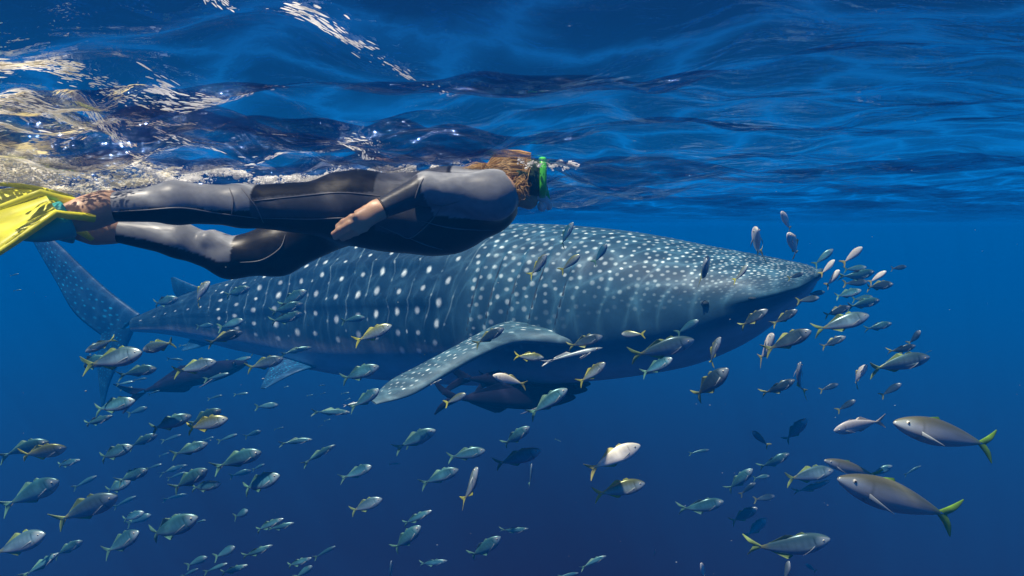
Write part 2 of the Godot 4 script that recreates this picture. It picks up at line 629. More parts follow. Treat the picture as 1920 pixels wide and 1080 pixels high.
# --- fish. Built nose to +x, back to +y, one unit long from nose to the middle of the tail fork
func fish_profile(kind: String, t: float) -> Array:
	# t 0 nose .. 1 root of the tail; [top, bottom, half width]
	var deep := 0.155
	var fat := 0.062
	var front := 0.40
	match kind:
		"slim": deep = 0.088; fat = 0.05; front = 0.42
		"big": deep = 0.150; fat = 0.072
		"long": deep = 0.105; fat = 0.066; front = 0.44
		"cobia": deep = 0.085; fat = 0.07; front = 0.42
		"remora": deep = 0.046; fat = 0.042; front = 0.35
	var r := 0.0
	if t < front:
		r = pow(sin(PI * 0.5 * t / front), 0.62)
	else:
		var u := (t - front) / (1.0 - front)
		r = 1.0 - 0.88 * pow(u, 1.55) + 0.0 * u
		r = maxf(r, 0.115)
	var top := deep * r
	var bot := deep * r * (0.95 if kind != "remora" else 0.8)
	var w := fat * pow(r, 0.85) * (1.0 - 0.35 * t)
	return [top, bot, w]

func fish_bend(x: float, bend: float) -> Vector3:
	# sideways offset of the spine at x (0.5 nose .. -0.5 tail)
	var u := clampf(0.25 - x, 0.0, 1.0)
	return Vector3(0, 0, bend * u * u)

func fish_proto(kind: String, bend: float, small: bool, tone: String) -> Node3D:
	var root := Node3D.new()
	root.name = "fish"
	var tones := {
		"silver": [Color(0.07, 0.16, 0.20), Color(0.22, 0.40, 0.50), Color(0.30, 0.36, 0.46), Color(0.46, 0.44, 0.05)],
		"olive": [Color(0.16, 0.20, 0.08), Color(0.28, 0.40, 0.42), Color(0.32, 0.38, 0.46), Color(0.52, 0.48, 0.05)],
		"pale": [Color(0.90, 0.88, 0.74), Color(0.90, 0.90, 0.86), Color(0.7, 0.72, 0.74), Color(0.42, 0.42, 0.12)],  # near-white scales paint in the sun glare on these fish
		"dark": [Color(0.03, 0.07, 0.10), Color(0.07, 0.14, 0.19), Color(0.16, 0.20, 0.27), Color(0.40, 0.38, 0.07)],
		"white": [Color(0.56, 0.57, 0.59), Color(0.62, 0.65, 0.70), Color(0.5, 0.52, 0.56), Color(0.5, 0.5, 0.42)],
		"greentail": [Color(0.20, 0.21, 0.13), Color(0.44, 0.48, 0.50), Color(0.46, 0.46, 0.48), Color(0.16, 0.30, 0.03)],
		"teal": [Color(0.04, 0.16, 0.19), Color(0.10, 0.34, 0.44), Color(0.20, 0.32, 0.44), Color(0.12, 0.24, 0.16)],
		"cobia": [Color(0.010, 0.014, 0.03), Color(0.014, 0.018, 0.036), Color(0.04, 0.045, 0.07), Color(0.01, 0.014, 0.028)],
		"remora": [Color(0.42, 0.55, 0.58), Color(0.5, 0.62, 0.64), Color(0.5, 0.6, 0.62), Color(0.6, 0.68, 0.68)],
	}
	var C: Array = tones[tone]
	var rings := 14 if small else 40
	var seg := 10 if small else 22
	var rows := []
	var cols := []
	for i in rings + 1:
		var t := pow(i / float(rings), 1.25)
		var p := fish_profile(kind, t)
		var x := 0.5 - t * 0.86
		var row := []
		var cl := []
		for j in seg:
			var a := TAU * j / seg
			var y: float = cos(a)
			y = (p[0] if y > 0 else p[1]) * signf(y) * pow(absf(y), 0.9)
			row.append(Vector3(x, y, p[2] * sin(a)) + fish_bend(x, bend))
			# back, flank and belly, with the dark bars and the bright cheek of the kind
			var h := cos(a)
			var c: Color = C[1].lerp(C[0], smooth(0.05, 0.65, h)).lerp(C[2], smooth(-0.25, -0.7, h))
			if kind in ["jack", "big"] and not small:
				var bars := smooth(0.25, 0.8, sin(t * 62.0)) * smooth(0.24, 0.32, t) * (1.0 - smooth(0.75, 0.86, t)) * smooth(-0.30, 0.1, h) * (1.0 - smooth(0.75, 0.95, h))
				c = c.lerp(C[0] * 0.75, 0.30 * bars)
				c = c.lerp(C[0] * 0.5, smooth(0.235, 0.245, t) * (1.0 - smooth(0.262, 0.27, t)) * smooth(0.0, 0.2, h) * (1.0 - smooth(0.5, 0.7, h)) * 0.9)
			if not small and kind != "cobia" and kind != "remora":
				# lateral line and the edge of the gill plate
				var line := 0.16 * sin(PI * clampf((t - 0.25) / 0.45, 0.0, 1.0)) + 0.12
				c = c.lerp(C[0] * 0.7, 0.45 * exp(-pow((h - line) / 0.09, 2.0)) * smooth(0.26, 0.34, t))
				c = c.lerp(C[0] * 0.6, 0.6 * exp(-pow((t - 0.245 - 0.02 * cos(a * 1.3)) / 0.010, 2.0)) * (1.0 - smooth(0.5, 0.8, h)))
			if kind != "cobia" and kind != "remora":
				c = c.lerp(Color(0.58, 0.70, 0.74), 0.55 * (1.0 - smooth(0.10, 0.24, t)) * (1.0 - smooth(0.6, 0.9, h)))
			if t > 0.86: c = c.lerp(C[3], 0.6 * smooth(0.86, 1.0, t))
			c.a = 1.0
			cl.append(c)
		rows.append(row)
		cols.append(cl)
	mesh_node("body", grid_mesh(rows, true, cols), M.fin_cobia if kind == "cobia" else M.fish_pale if tone in ["pale", "white"] else M.fish, root)
	var tailm: Material = M["fin_" + tone]
	# forked tail: two blades
	var fork: float = {"jack": 0.165, "big": 0.16, "long": 0.135}.get(kind, 0.11)
	if kind == "remora": fork = 0.05
	if kind == "cobia": fork = 0.13
	var tz := fish_bend(-0.36, bend)
	var te := fish_bend(-0.52, bend)
	var tip := fish_bend(-0.56, bend * 1.15)
	for sgn in [1.0, -1.0]:
		if small and sgn < 0:
			continue
		var st := []
		if small:
			st = [[Vector3(-0.50, fork, 0) + tip, Vector3(-0.56, fork, 0) + tip, 0.004], [Vector3(-0.355, 0.014, 0) + tz, Vector3(-0.46, 0.0, 0) + te, 0.012], [Vector3(-0.50, -fork, 0) + tip, Vector3(-0.56, -fork, 0) + tip, 0.004]]
		else:
			st = [[Vector3(-0.345, 0.016 * sgn, 0) + tz, Vector3(-0.435, -0.004 * sgn, 0) + te, 0.016], [Vector3(-0.44, fork * 0.50 * sgn, 0) + te, Vector3(-0.50, fork * 0.40 * sgn, 0) + te, 0.009], [Vector3(-0.535, fork * sgn, 0) + tip, Vector3(-0.545, fork * 0.96 * sgn, 0) + tip, 0.003]]
		mesh_node("tail_fin", fin_mesh(st, 4, 8), tailm, root)
	if small:
		return root
	var fp := func(t: float) -> Array: return fish_profile(kind, t)
	if kind == "remora":
		mesh_node("dorsal_fin", fin_mesh([[Vector3(-0.02, 0.03, 0), Vector3(-0.33, 0.01, 0), 0.008], [Vector3(-0.10, 0.075, 0), Vector3(-0.30, 0.03, 0), 0.003]], 3, 8), tailm, root)
	else:
		# spiny front fin and the long soft fin that runs to the tail, and its mirror below
		var d1: float = fp.call(0.34)[0]
		var d2: float = fp.call(0.50)[0]
		var d3: float = fp.call(0.92)[0]
		var b2: float = fp.call(0.55)[1]
		mesh_node("dorsal_fin", fin_mesh([[Vector3(0.21, d1 * 0.96, 0), Vector3(0.08, d2 * 0.98, 0), 0.010], [Vector3(0.165, d1 + (0.030 if kind != "long" else 0.006), 0), Vector3(0.10, d2 + 0.02, 0), 0.003]], 3, 8), tailm, root)
		if kind != "long": mesh_node("soft_dorsal_fin", fin_mesh([[Vector3(0.06, d2 * 0.97, 0) + fish_bend(0.06, bend), Vector3(-0.29, d3 * 0.9, 0) + fish_bend(-0.29, bend), 0.010], [Vector3(0.0, d2 + (0.030 if kind != "long" else 0.004), 0), Vector3(-0.25, d3 + (0.02 if kind != "long" else 0.004), 0) + fish_bend(-0.25, bend), 0.004], [Vector3(-0.03, d2 + (0.034 if kind != "long" else 0.004), 0), Vector3(-0.05, d2 + 0.04, 0), 0.002]], 3, 8), tailm, root)
		if kind != "long": mesh_node("anal_fin", fin_mesh([[Vector3(0.0, -b2 * 0.96, 0), Vector3(-0.29, -d3 * 0.85, 0) + fish_bend(-0.29, bend), 0.010], [Vector3(-0.05, -b2 - (0.026 if kind != "long" else 0.004), 0), Vector3(-0.25, -d3 - (0.018 if kind != "long" else 0.004), 0) + fish_bend(-0.25, bend), 0.004], [Vector3(-0.07, -b2 - (0.028 if kind != "long" else 0.004), 0), Vector3(-0.09, -b2 - 0.03, 0), 0.002]], 3, 8), tailm, root)
	for sgn in [1.0, -1.0]:
		var w: float = fp.call(0.27)[2] * sgn
		mesh_node("pectoral_fin", fin_mesh([[Vector3(0.285, -0.015, w * 0.9), Vector3(0.27, -0.05, w * 0.9), 0.008], [Vector3(0.20, -0.05, w * 1.5), Vector3(0.18, -0.075, w * 1.4), 0.005], [Vector3(0.10, -0.085, w * 1.7), Vector3(0.09, -0.09, w * 1.65), 0.002]], 3, 8), M.fin_clear, root)
		var eye := SphereMesh.new()
		var er := 0.015 if kind in ["long", "big"] else 0.019
		eye.radius = er
		eye.height = er * 2.0
		eye.radial_segments = 14
		eye.rings = 8
		var et := 0.115
		var ew: float = fp.call(et)[2]
		var ev := mesh_node("eye", eye, M.eye_white if kind != "cobia" else M.eye_black, root)
		ev.position = Vector3(0.5 - et * 0.86, 0.022 if kind != "remora" else 0.008, sgn * ew * 0.80)
		var pupil := SphereMesh.new()
		pupil.radius = er * 0.62
		pupil.height = er * 1.24
		pupil.radial_segments = 12
		pupil.rings = 6
		mesh_node("pupil", pupil, M.eye_black, ev).position = Vector3(0.001, 0, sgn * er * 0.52)
	return root

func fish_materials() -> void:
	var f := StandardMaterial3D.new()
	f.resource_name = "fish scales"
	f.vertex_color_use_as_albedo = true
	f.roughness = 0.30
	f.metallic = 0.35
	f.metallic_specular = 0.6
	M.fish = f
	var fp: StandardMaterial3D = f.duplicate()
	fp.resource_name = "pale fish scales"
	fp.metallic = 0.0
	M.fish_pale = fp
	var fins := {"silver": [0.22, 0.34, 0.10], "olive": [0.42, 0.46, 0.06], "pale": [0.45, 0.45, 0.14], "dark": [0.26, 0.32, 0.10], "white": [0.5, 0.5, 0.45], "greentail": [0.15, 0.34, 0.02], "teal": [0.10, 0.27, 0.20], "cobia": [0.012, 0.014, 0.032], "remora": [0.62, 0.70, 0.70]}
	for k in fins:
		var m := StandardMaterial3D.new()
		m.resource_name = k + " fin"
		m.albedo_color = lin(fins[k][0], fins[k][1], fins[k][2])
		m.roughness = 0.5
		if k == "cobia":
			m.roughness = 0.9
			m.metallic_specular = 0.1
		m.backlight_enabled = k != "cobia"
		m.backlight = Color(0.5, 0.5, 0.5)
		M["fin_" + k] = m
	var fc := StandardMaterial3D.new()
	fc.resource_name = "clear fin"
	fc.albedo_color = lin(0.40, 0.46, 0.48)
	fc.roughness = 0.5
	M.fin_clear = fc
	var ew := StandardMaterial3D.new()
	ew.resource_name = "eye silver"
	ew.albedo_color = lin(0.62, 0.62, 0.55)
	ew.roughness = 0.2
	M.eye_white = ew
	var eb := StandardMaterial3D.new()
	eb.resource_name = "eye black"
	eb.albedo_color = lin(0.008, 0.008, 0.01)
	eb.roughness = 0.1
	M.eye_black = eb

var protos := {}
# a fish from its kind, the places of its nose and tail, and how far it rolls
func fish(kind: String, tone: String, bend: float, small: bool, nose: Vector3, tail: Vector3, roll: float, called: String, label: String, category: String, group: String) -> void:
	var key := "%s %s %.2f %s" % [kind, tone, bend, small]
	if not protos.has(key):
		protos[key] = fish_proto(kind, bend, small, tone)
	var o: Node3D = protos[key].duplicate()
	o.name = numbered(called)
	add_child(o, true)
	var f := (nose - tail)
	var len := f.length()
	f = f / len
	var up := (Vector3.UP - f * f.y).normalized() if absf(f.y) < 0.97 else Vector3(0, 0, 1)
	up = up.rotated(f, roll)
	o.transform = Transform3D(Basis(f, up, f.cross(up)).scaled_local(Vector3.ONE * len / 1.0), (nose + tail) * 0.5)
	tag(o, label, category, group)

# --- a body from joints: smooth union of tapered capsules on a grid, meshed as surface nets
func smin(a: float, b: float, k: float) -> float:
	var h := maxf(k - absf(a - b), 0.0) / k
	return minf(a, b) - h * h * k * 0.25

# bones: [from, to, radius at from, radius at to, blend, squash of z (1 = round)]
func net(bones: Array, cell: float, inset := 0.0) -> Dictionary:
	var lo := Vector3(1e9, 1e9, 1e9)
	var hi := -lo
	for b in bones:
		var r: float = maxf(b[2], b[3]) * maxf(1.0, b[5]) + cell * 3.0
		lo = lo.min(b[0] - Vector3.ONE * r).min(b[1] - Vector3.ONE * r)
		hi = hi.max(b[0] + Vector3.ONE * r).max(b[1] + Vector3.ONE * r)
	var nx := int((hi.x - lo.x) / cell) + 2
	var ny := int((hi.y - lo.y) / cell) + 2
	var nz := int((hi.z - lo.z) / cell) + 2
	var F := PackedFloat32Array()
	F.resize(nx * ny * nz)
	F.fill(1.0)
	for b in bones:
		var a: Vector3 = b[0]
		var ab: Vector3 = b[1] - a
		var l2 := maxf(ab.length_squared(), 1e-9)
		var ra: float = b[2] - inset
		var rb: float = b[3] - inset
		var k: float = b[4]
		var sq: float = b[5]
		var reach: float = maxf(ra, rb) * maxf(1.0, sq) + k + cell * 2.0
		var p0: Vector3 = (a.min(b[1]) - Vector3.ONE * reach - lo) / cell
		var p1: Vector3 = (a.max(b[1]) + Vector3.ONE * reach - lo) / cell
		for z in range(maxi(int(p0.z), 0), mini(int(p1.z) + 1, nz)):
			for y in range(maxi(int(p0.y), 0), mini(int(p1.y) + 1, ny)):
				var at := (z * ny + y) * nx
				for x in range(maxi(int(p0.x), 0), mini(int(p1.x) + 1, nx)):
					var q := lo + Vector3(x, y, z) * cell - a
					var t := clampf(q.dot(ab) / l2, 0.0, 1.0)
					var d := q - ab * t
					d.z /= sq
					F[at + x] = smin(F[at + x], d.length() - lerpf(ra, rb, t), k)
	# one vertex in each cell that the surface crosses
	var id := PackedInt32Array()
	id.resize(nx * ny * nz)
	id.fill(-1)
	var V := PackedVector3Array()
	var sx := 1
	var sy := nx
	var sz := nx * ny
	var corner := [0, sx, sy, sx + sy, sz, sz + sx, sz + sy, sz + sx + sy]
	var edges := [[0, 1], [2, 3], [4, 5], [6, 7], [0, 2], [1, 3], [4, 6], [5, 7], [0, 4], [1, 5], [2, 6], [3, 7]]
	for z in nz - 1:
		for y in ny - 1:
			var at := (z * ny + y) * nx
			for x in nx - 1:
				var i := at + x
				var f0 := F[i]
				if f0 > 0.5 and F[i + corner[7]] > 0.5:
					continue
				var inside := 0
				for c in corner:
					if F[i + c] < 0.0: inside += 1
				if inside == 0 or inside == 8:
					continue
				var sum := Vector3.ZERO
				var n := 0
				for e in edges:
					var fa := F[i + corner[e[0]]]
					var fb := F[i + corner[e[1]]]
					if (fa < 0.0) != (fb < 0.0):
						var t := fa / (fa - fb)
						var ca := Vector3(e[0] & 1, (e[0] >> 1) & 1, e[0] >> 2)
						var cb := Vector3(e[1] & 1, (e[1] >> 1) & 1, e[1] >> 2)
						sum += ca.lerp(cb, t)
						n += 1
				id[i] = V.size()
				V.append(lo + (Vector3(x, y, z) + sum / n) * cell)
	var T := PackedInt32Array()
	for z in range(1, nz - 1):
		for y in range(1, ny - 1):
			var at := (z * ny + y) * nx
			for x in range(1, nx - 1):
				var i := at + x
				if id[i] < 0 and F[i] > 0.5:
					continue
				var f0 := F[i] < 0.0
				for axis in 3:
					var step: int = [sx, sy, sz][axis]
					if (F[i + step] < 0.0) == f0:
						continue
					var u: int = [sy, sz, sx][axis]
					var v: int = [sz, sx, sy][axis]
					var q := [id[i], id[i - u], id[i - u - v], id[i - v]]
					if q[0] < 0 or q[1] < 0 or q[2] < 0 or q[3] < 0:
						continue
					if f0:
						T.append_array([q[0], q[2], q[1], q[0], q[3], q[2]])
					else:
						T.append_array([q[0], q[1], q[2], q[0], q[2], q[3]])
	return {"v": V, "t": T}

# the net's triangles whose middles pass keep(), coloured by paint()
func net_mesh(N: Dictionary, keep: Callable, paint: Callable, st: SurfaceTool) -> void:
	var V: PackedVector3Array = N.v
	var T: PackedInt32Array = N.t
	var nor := PackedVector3Array()
	nor.resize(V.size())
	for i in range(0, T.size(), 3):
		var n := (V[T[i + 2]] - V[T[i]]).cross(V[T[i + 1]] - V[T[i]])
		for k in 3: nor[T[i + k]] += n
	for i in range(0, T.size(), 3):
		if keep.call((V[T[i]] + V[T[i + 1]] + V[T[i + 2]]) / 3.0):
			for k in 3:
				var p := V[T[i + k]]
				st.set_color(paint.call(p))
				st.set_normal(nor[T[i + k]].normalized())
				st.add_vertex(p)

func tube(points: Array, radii: Array, seg := 8) -> ArrayMesh:
	var rows := []
	for i in points.size():
		var f: Vector3 = (points[mini(i + 1, points.size() - 1)] - points[maxi(i - 1, 0)]).normalized()
		var a := f.cross(Vector3(0.13, 0.2, 0.97)).normalized()
		var b := f.cross(a)
		var row := []
		for j in seg:
			var t := TAU * j / seg
			row.append(points[i] + (a * cos(t) + b * sin(t)) * radii[i])
		rows.append(row)
	return grid_mesh(rows, true)

func spline(P: Array, n: int) -> Array:
	var out := []
	for i in n + 1:
		var x := i / float(n) * (P.size() - 1)
		var k := mini(int(x), P.size() - 2)
		var p: Vector3 = P[k].cubic_interpolate(P[k + 1], P[maxi(k - 1, 0)], P[mini(k + 2, P.size() - 1)], x - k)
		out.append(p)
	return out

func snorkeler() -> void:
	var O := Vector3(-0.384, -0.167, -2.420)
	var root := thing("person", O)
	tag(root, "snorkeler in a black and grey wetsuit floating face down under the surface", "person")
	# joints
	var pelvis := Vector3(-0.587, -0.177, -2.400)
	var waist := Vector3(-0.433, -0.177, -2.420)
	var chest := Vector3(-0.223, -0.169, -2.440)
	var upper := Vector3(-0.093, -0.139, -2.450)
	var neck := Vector3(-0.023, -0.100, -2.460)
	var hip_n := Vector3(-0.603, -0.171, -2.300)
	var knee_n := Vector3(-0.870, -0.165, -2.170)
	var calf_n := Vector3(-1.055, -0.157, -2.110)
	var ankle_n := Vector3(-1.244, -0.174, -2.050)
	var hip_f := Vector3(-0.672, -0.210, -2.500)
	var knee_f := Vector3(-1.026, -0.345, -2.430)
	var calf_f := Vector3(-1.196, -0.278, -2.400)
	var ankle_f := Vector3(-1.419, -0.240, -2.360)
	var shoulder := Vector3(-0.063, -0.125, -2.270)
	var elbow := Vector3(-0.281, -0.104, -2.220)
	var wrist := Vector3(-0.424, -0.176, -2.150)
	var shoulder_f := Vector3(-0.073, -0.120, -2.620)
	var elbow_f := Vector3(-0.338, -0.152, -2.660)
	var wrist_f := Vector3(-0.539, -0.173, -2.660)
	var head := Vector3(0.014, -0.061, -2.470)
	var heel_n := Vector3(-1.276, -0.184, -2.020)
	var toe_n := Vector3(-1.383, -0.231, -1.930)
	var heel_f := Vector3(-1.463, -0.236, -2.340)
	var toe_f := Vector3(-1.573, -0.208, -2.260)
	var bones := [
		[pelvis, waist, 0.112, 0.112, 0.06, 1.30], [waist, chest, 0.118, 0.140, 0.08, 1.18], [chest, upper, 0.138, 0.108, 0.08, 1.30],
		[upper, neck, 0.085, 0.055, 0.06, 1.1], [pelvis, Vector3(-0.309, -0.198, -2.430), 0.10, 0.128, 0.06, 1.1],
		[Vector3(-0.547, -0.132, -2.360), Vector3(-0.599, -0.132, -2.360), 0.095, 0.085, 0.06, 1.2],
		[hip_n, knee_n, 0.098, 0.066, 0.05, 1.0], [knee_n, calf_n, 0.064, 0.064, 0.03, 1.0], [calf_n, ankle_n, 0.062, 0.043, 0.03, 1.0],
		[hip_f, Vector3(-0.864, -0.315, -2.460), 0.105, 0.090, 0.06, 1.0], [Vector3(-0.864, -0.315, -2.460), knee_f, 0.088, 0.074, 0.04, 1.0], [knee_f, calf_f, 0.066, 0.060, 0.03, 1.0], [calf_f, ankle_f, 0.060, 0.040, 0.03, 1.0],
		[shoulder, elbow, 0.070, 0.052, 0.035, 1.0], [elbow, wrist, 0.050, 0.032, 0.02, 1.0], [upper, shoulder, 0.085, 0.075, 0.06, 1.0],
		[shoulder_f, elbow_f, 0.066, 0.050, 0.035, 1.0], [elbow_f, wrist_f, 0.048, 0.030, 0.02, 1.0], [upper, shoulder_f, 0.085, 0.072, 0.06, 1.0],
	]
	var all_in := func(_p: Vector3) -> bool: return true
	# --- body: bare skin, one surface with hand, feet and head joined on
	var skin := StandardMaterial3D.new()
	skin.resource_name = "skin"
	skin.vertex_color_use_as_albedo = true
	skin.roughness = 0.5
	skin.subsurf_scatter_enabled = true
	skin.subsurf_scatter_strength = 0.15
	var st := SurfaceTool.new()
	st.begin(Mesh.PRIMITIVE_TRIANGLES)
	var tone := Color(0.58, 0.36, 0.24)
	var nz := FastNoiseLite.new()
	nz.frequency = 9.0
	var skin_paint := func(p: Vector3) -> Color:
		var c := tone * (1.0 + 0.12 * nz.get_noise_3dv(p))
		c.a = 1.0
		return c
	var under := bones.duplicate()
	net_mesh(net(under, 0.016, 0.006), all_in, skin_paint, st)
	# feet
	for s in [[ankle_n, heel_n, toe_n], [ankle_f, heel_f, toe_f]]:
		var fb := [[s[0] + (s[0] - s[1]) * 0.6, s[0], 0.042, 0.040, 0.02, 1.0], [s[0], s[1], 0.040, 0.040, 0.03, 1.0], [s[1] + Vector3(0, -0.02, 0), s[2], 0.036, 0.026, 0.03, 1.5], [s[0], s[1].lerp(s[2], 0.55), 0.034, 0.030, 0.04, 1.3]]
		net_mesh(net(fb, 0.007), all_in, skin_paint, st)
	# near hand: palm, four bent fingers and a thumb along its upper edge
	var hb := [
		[wrist + (elbow - wrist) * 0.12, wrist, 0.029, 0.028, 0.02, 1.0],
		[wrist, Vector3(-0.478, -0.196, -2.130), 0.026, 0.020, 0.02, 0.75], [wrist, Vector3(-0.474, -0.210, -2.130), 0.026, 0.020, 0.02, 0.75], [Vector3(-0.434, -0.183, -2.140), Vector3(-0.474, -0.227, -2.140), 0.024, 0.019, 0.02, 0.75],
	]
	for f in [[Vector3(-0.474, -0.195, -2.130), Vector3(-0.503, -0.203, -2.110), Vector3(-0.533, -0.217, -2.120), Vector3(-0.554, -0.230, -2.130)], [Vector3(-0.478, -0.208, -2.130), Vector3(-0.508, -0.222, -2.105), Vector3(-0.544, -0.240, -2.120), Vector3(-0.570, -0.254, -2.135)], [Vector3(-0.476, -0.223, -2.135), Vector3(-0.504, -0.237, -2.110), Vector3(-0.538, -0.254, -2.125), Vector3(-0.565, -0.267, -2.140)], [Vector3(-0.470, -0.237, -2.140), Vector3(-0.493, -0.249, -2.120), Vector3(-0.520, -0.260, -2.130), Vector3(-0.541, -0.271, -2.140)]]:
		for k in 3:
			hb.append([f[k], f[k + 1], 0.0115 - 0.0012 * k, 0.0105 - 0.0012 * k, 0.008, 1.0])
	hb.append([Vector3(-0.441, -0.170, -2.150), Vector3(-0.470, -0.175, -2.160), 0.015, 0.012, 0.015, 1.0])
	hb.append([Vector3(-0.470, -0.175, -2.160), Vector3(-0.501, -0.187, -2.165), 0.012, 0.009, 0.006, 1.0])
	net_mesh(net(hb, 0.0034), all_in, skin_paint, st)
	# far hand, closed up
	var far := [[wrist_f, wrist_f + Vector3(-0.06, -0.01, 0), 0.028, 0.024, 0.02, 0.8]]
	for k in 4:
		far.append([wrist_f + Vector3(-0.06, 0.02 - k * 0.016, 0), wrist_f + Vector3(-0.12, 0.015 - k * 0.018, 0.01), 0.011, 0.008, 0.006, 1.0])
	net_mesh(net(far, 0.005), all_in, skin_paint, st)
	# head: skull, brow, cheek, jaw, nose, ear, looking ahead
	var hd := [
		[head + Vector3(-0.020, 0.018, 0), head + Vector3(0.015, 0.018, 0), 0.074, 0.072, 0.03, 0.92],
		[head + Vector3(0.035, -0.015, 0), head + Vector3(0.045, -0.060, 0), 0.058, 0.034, 0.04, 0.95],
		[head + Vector3(-0.010, -0.045, 0), head + Vector3(0.050, -0.078, 0), 0.045, 0.024, 0.03, 1.05],
		[head + Vector3(0.086, 0.012, 0), head + Vector3(0.104, -0.028, 0), 0.010, 0.014, 0.014, 1.0],
		[head + Vector3(0.082, -0.055, -0.012), head + Vector3(0.082, -0.055, 0.012), 0.010, 0.010, 0.01, 1.0],
		[head + Vector3(0.0, 0.012, 0.078), head + Vector3(-0.008, -0.022, 0.076), 0.013, 0.009, 0.006, 0.7],
		[head + Vector3(0.0, 0.012, -0.078), head + Vector3(-0.008, -0.022, -0.076), 0.013, 0.009, 0.006, 0.7],
		[neck + (upper - neck) * 0.4, head + Vector3(-0.02, -0.02, 0), 0.058, 0.054, 0.03, 1.0],
	]
	var head_paint := func(p: Vector3) -> Color:
		var q := p - head
		if q.x < 0.052 and q.y > -0.055 and q.x - q.y * 0.9 < 0.03:
			return Color(0.20, 0.10, 0.035)
		return skin_paint.call(p)
	net_mesh(net(hd, 0.0048), all_in, head_paint, st)
	var bm := st.commit()
	var body := mesh_node("body", bm, skin, root)
	body.position = -O
	# eyes under the mask
	for s in [-1.0, 1.0]:
		var e := SphereMesh.new()
		e.radius = 0.012
		e.height = 0.024
		e.radial_segments = 12
		e.rings = 6
		mesh_node("eye", e, M.eye_white, root).position = head + Vector3(0.080, 0.012, 0.032 * s) - O
	# --- wetsuit: the same joints a little fuller, cut off at ankles, wrists and neck
	var suit := StandardMaterial3D.new()
	suit.resource_name = "neoprene"
	suit.vertex_color_use_as_albedo = true
	suit.roughness = 0.38
	suit.metallic_specular = 0.35
	suit.rim_enabled = false
	var sb := bones.duplicate(true)
	# gathered folds of cloth at the bent knee
	for k in 4:
		var c: Vector3 = knee_f.lerp(calf_f, 0.02 + 0.125 * k) + Vector3(0, 0.022, 0.006)
		sb.append([c + Vector3(0.004, 0.016, -0.02), c + Vector3(0.004, 0.012, 0.02), 0.040, 0.040, 0.006, 1.0])
	var keep_suit := func(p: Vector3) -> bool:
		if (p - ankle_n).dot((calf_n - ankle_n).normalized()) < 0.0 and p.distance_to(ankle_n) < 0.25: return false
		if (p - ankle_f).dot((calf_f - ankle_f).normalized()) < 0.012 and p.distance_to(ankle_f) < 0.16: return false
		if (p - wrist).dot((elbow - wrist).normalized()) < 0.008 and p.distance_to(wrist) < 0.08: return false
		if (p - wrist_f).dot((elbow_f - wrist_f).normalized()) < 0.008 and p.distance_to(wrist_f) < 0.08: return false
		if (p - neck).dot((neck - upper).normalized()) > -0.005: return false
		return true
	var black := Color(0.012, 0.012, 0.015)
	var grey := Color(0.235, 0.255, 0.290)
	var mid := Color(0.060, 0.066, 0.085)
	var suit_paint := func(p: Vector3) -> Color:
		var c := black
		var d_near := minf(p.distance_to(Geometry3D.get_closest_point_to_segment(p, hip_n, knee_n)), p.distance_to(Geometry3D.get_closest_point_to_segment(p, knee_n, ankle_n)))
		var d_far := minf(p.distance_to(Geometry3D.get_closest_point_to_segment(p, hip_f, knee_f)), p.distance_to(Geometry3D.get_closest_point_to_segment(p, knee_f, ankle_f)))
		var near := d_near < d_far
		# distance below the axis of the near leg, in radii
		if p.x < knee_n.x + 0.045 and p.y > Vector3(-0.885, -0.231, -2.200).y and near and p.distance_to(Geometry3D.get_closest_point_to_segment(p, knee_n, ankle_n)) < 0.09:
			var t := clampf((p.x - ankle_n.x) / (knee_n.x - ankle_n.x), 0.0, 1.0)
			var axis := lerpf(ankle_n.y, knee_n.y, t) + 0.012 * sin(PI * t)
			c = grey if p.y > axis - 0.018 else black
		elif p.x < Vector3(-0.419, -0.113, -2.300).x and near:
			var t := clampf((p.x - knee_n.x) / (hip_n.x - knee_n.x), 0.0, 1.3)
			var top: float = lerpf(Vector3(-0.835, -0.148, -2.170).y, Vector3(-0.492, -0.117, -2.300).y, minf(t, 1.0))
			var low: float = lerpf(Vector3(-0.837, -0.204, -2.170).y, Vector3(-0.494, -0.202, -2.300).y, minf(t, 1.0))
			c = mid if p.y < top and p.y > low else black
		elif p.x < Vector3(-0.993, -0.317, -2.420).x and not near:
			var t := clampf((p.x - ankle_f.x) / (knee_f.x - ankle_f.x), 0.0, 1.0)
			c = grey if p.y > lerpf(ankle_f.y, knee_f.y, t) + 0.012 * sin(PI * t) - 0.012 else black
		# shoulder and upper arm, and the side panel under the arm
		if p.x > Vector3(-0.295, -0.100, -2.220).x + (Vector3(-0.279, -0.101, -2.200).y - p.y) * 0.35 and p.distance_to(Geometry3D.get_closest_point_to_segment(p, shoulder, elbow)) < 0.088:
			c = grey
		elif p.x > Vector3(-0.209, -0.051, -2.400).x and p.y > Vector3(-0.114, -0.092, -2.400).y - (p.x - Vector3(-0.114, -0.092, -2.400).x) * 0.25:
			c = grey
		elif p.z > chest.z + 0.05 and p.x > Vector3(-0.466, -0.186, -2.300).x and p.x < Vector3(-0.223, -0.158, -2.300).x:
			var u: float = (p.x - Vector3(-0.466, -0.186, -2.300).x) / (Vector3(-0.223, -0.158, -2.300).x - Vector3(-0.466, -0.186, -2.300).x)
			var low: float = lerpf(Vector3(-0.467, -0.244, -2.300).y, Vector3(-0.468, -0.269, -2.300).y, minf(u * 2.0, 1.0)) if u < 0.5 else lerpf(Vector3(-0.348, -0.269, -2.300).y, Vector3(-0.223, -0.158, -2.300).y, (u - 0.5) * 2.0)
			if p.y > low: c = mid
		c = c * (1.0 + 0.25 * nz.get_noise_3dv(p * 3.0))
		c.a = 1.0
		return c
	var st2 := SurfaceTool.new()
	st2.begin(Mesh.PRIMITIVE_TRIANGLES)
	var N := net(sb, 0.0072)
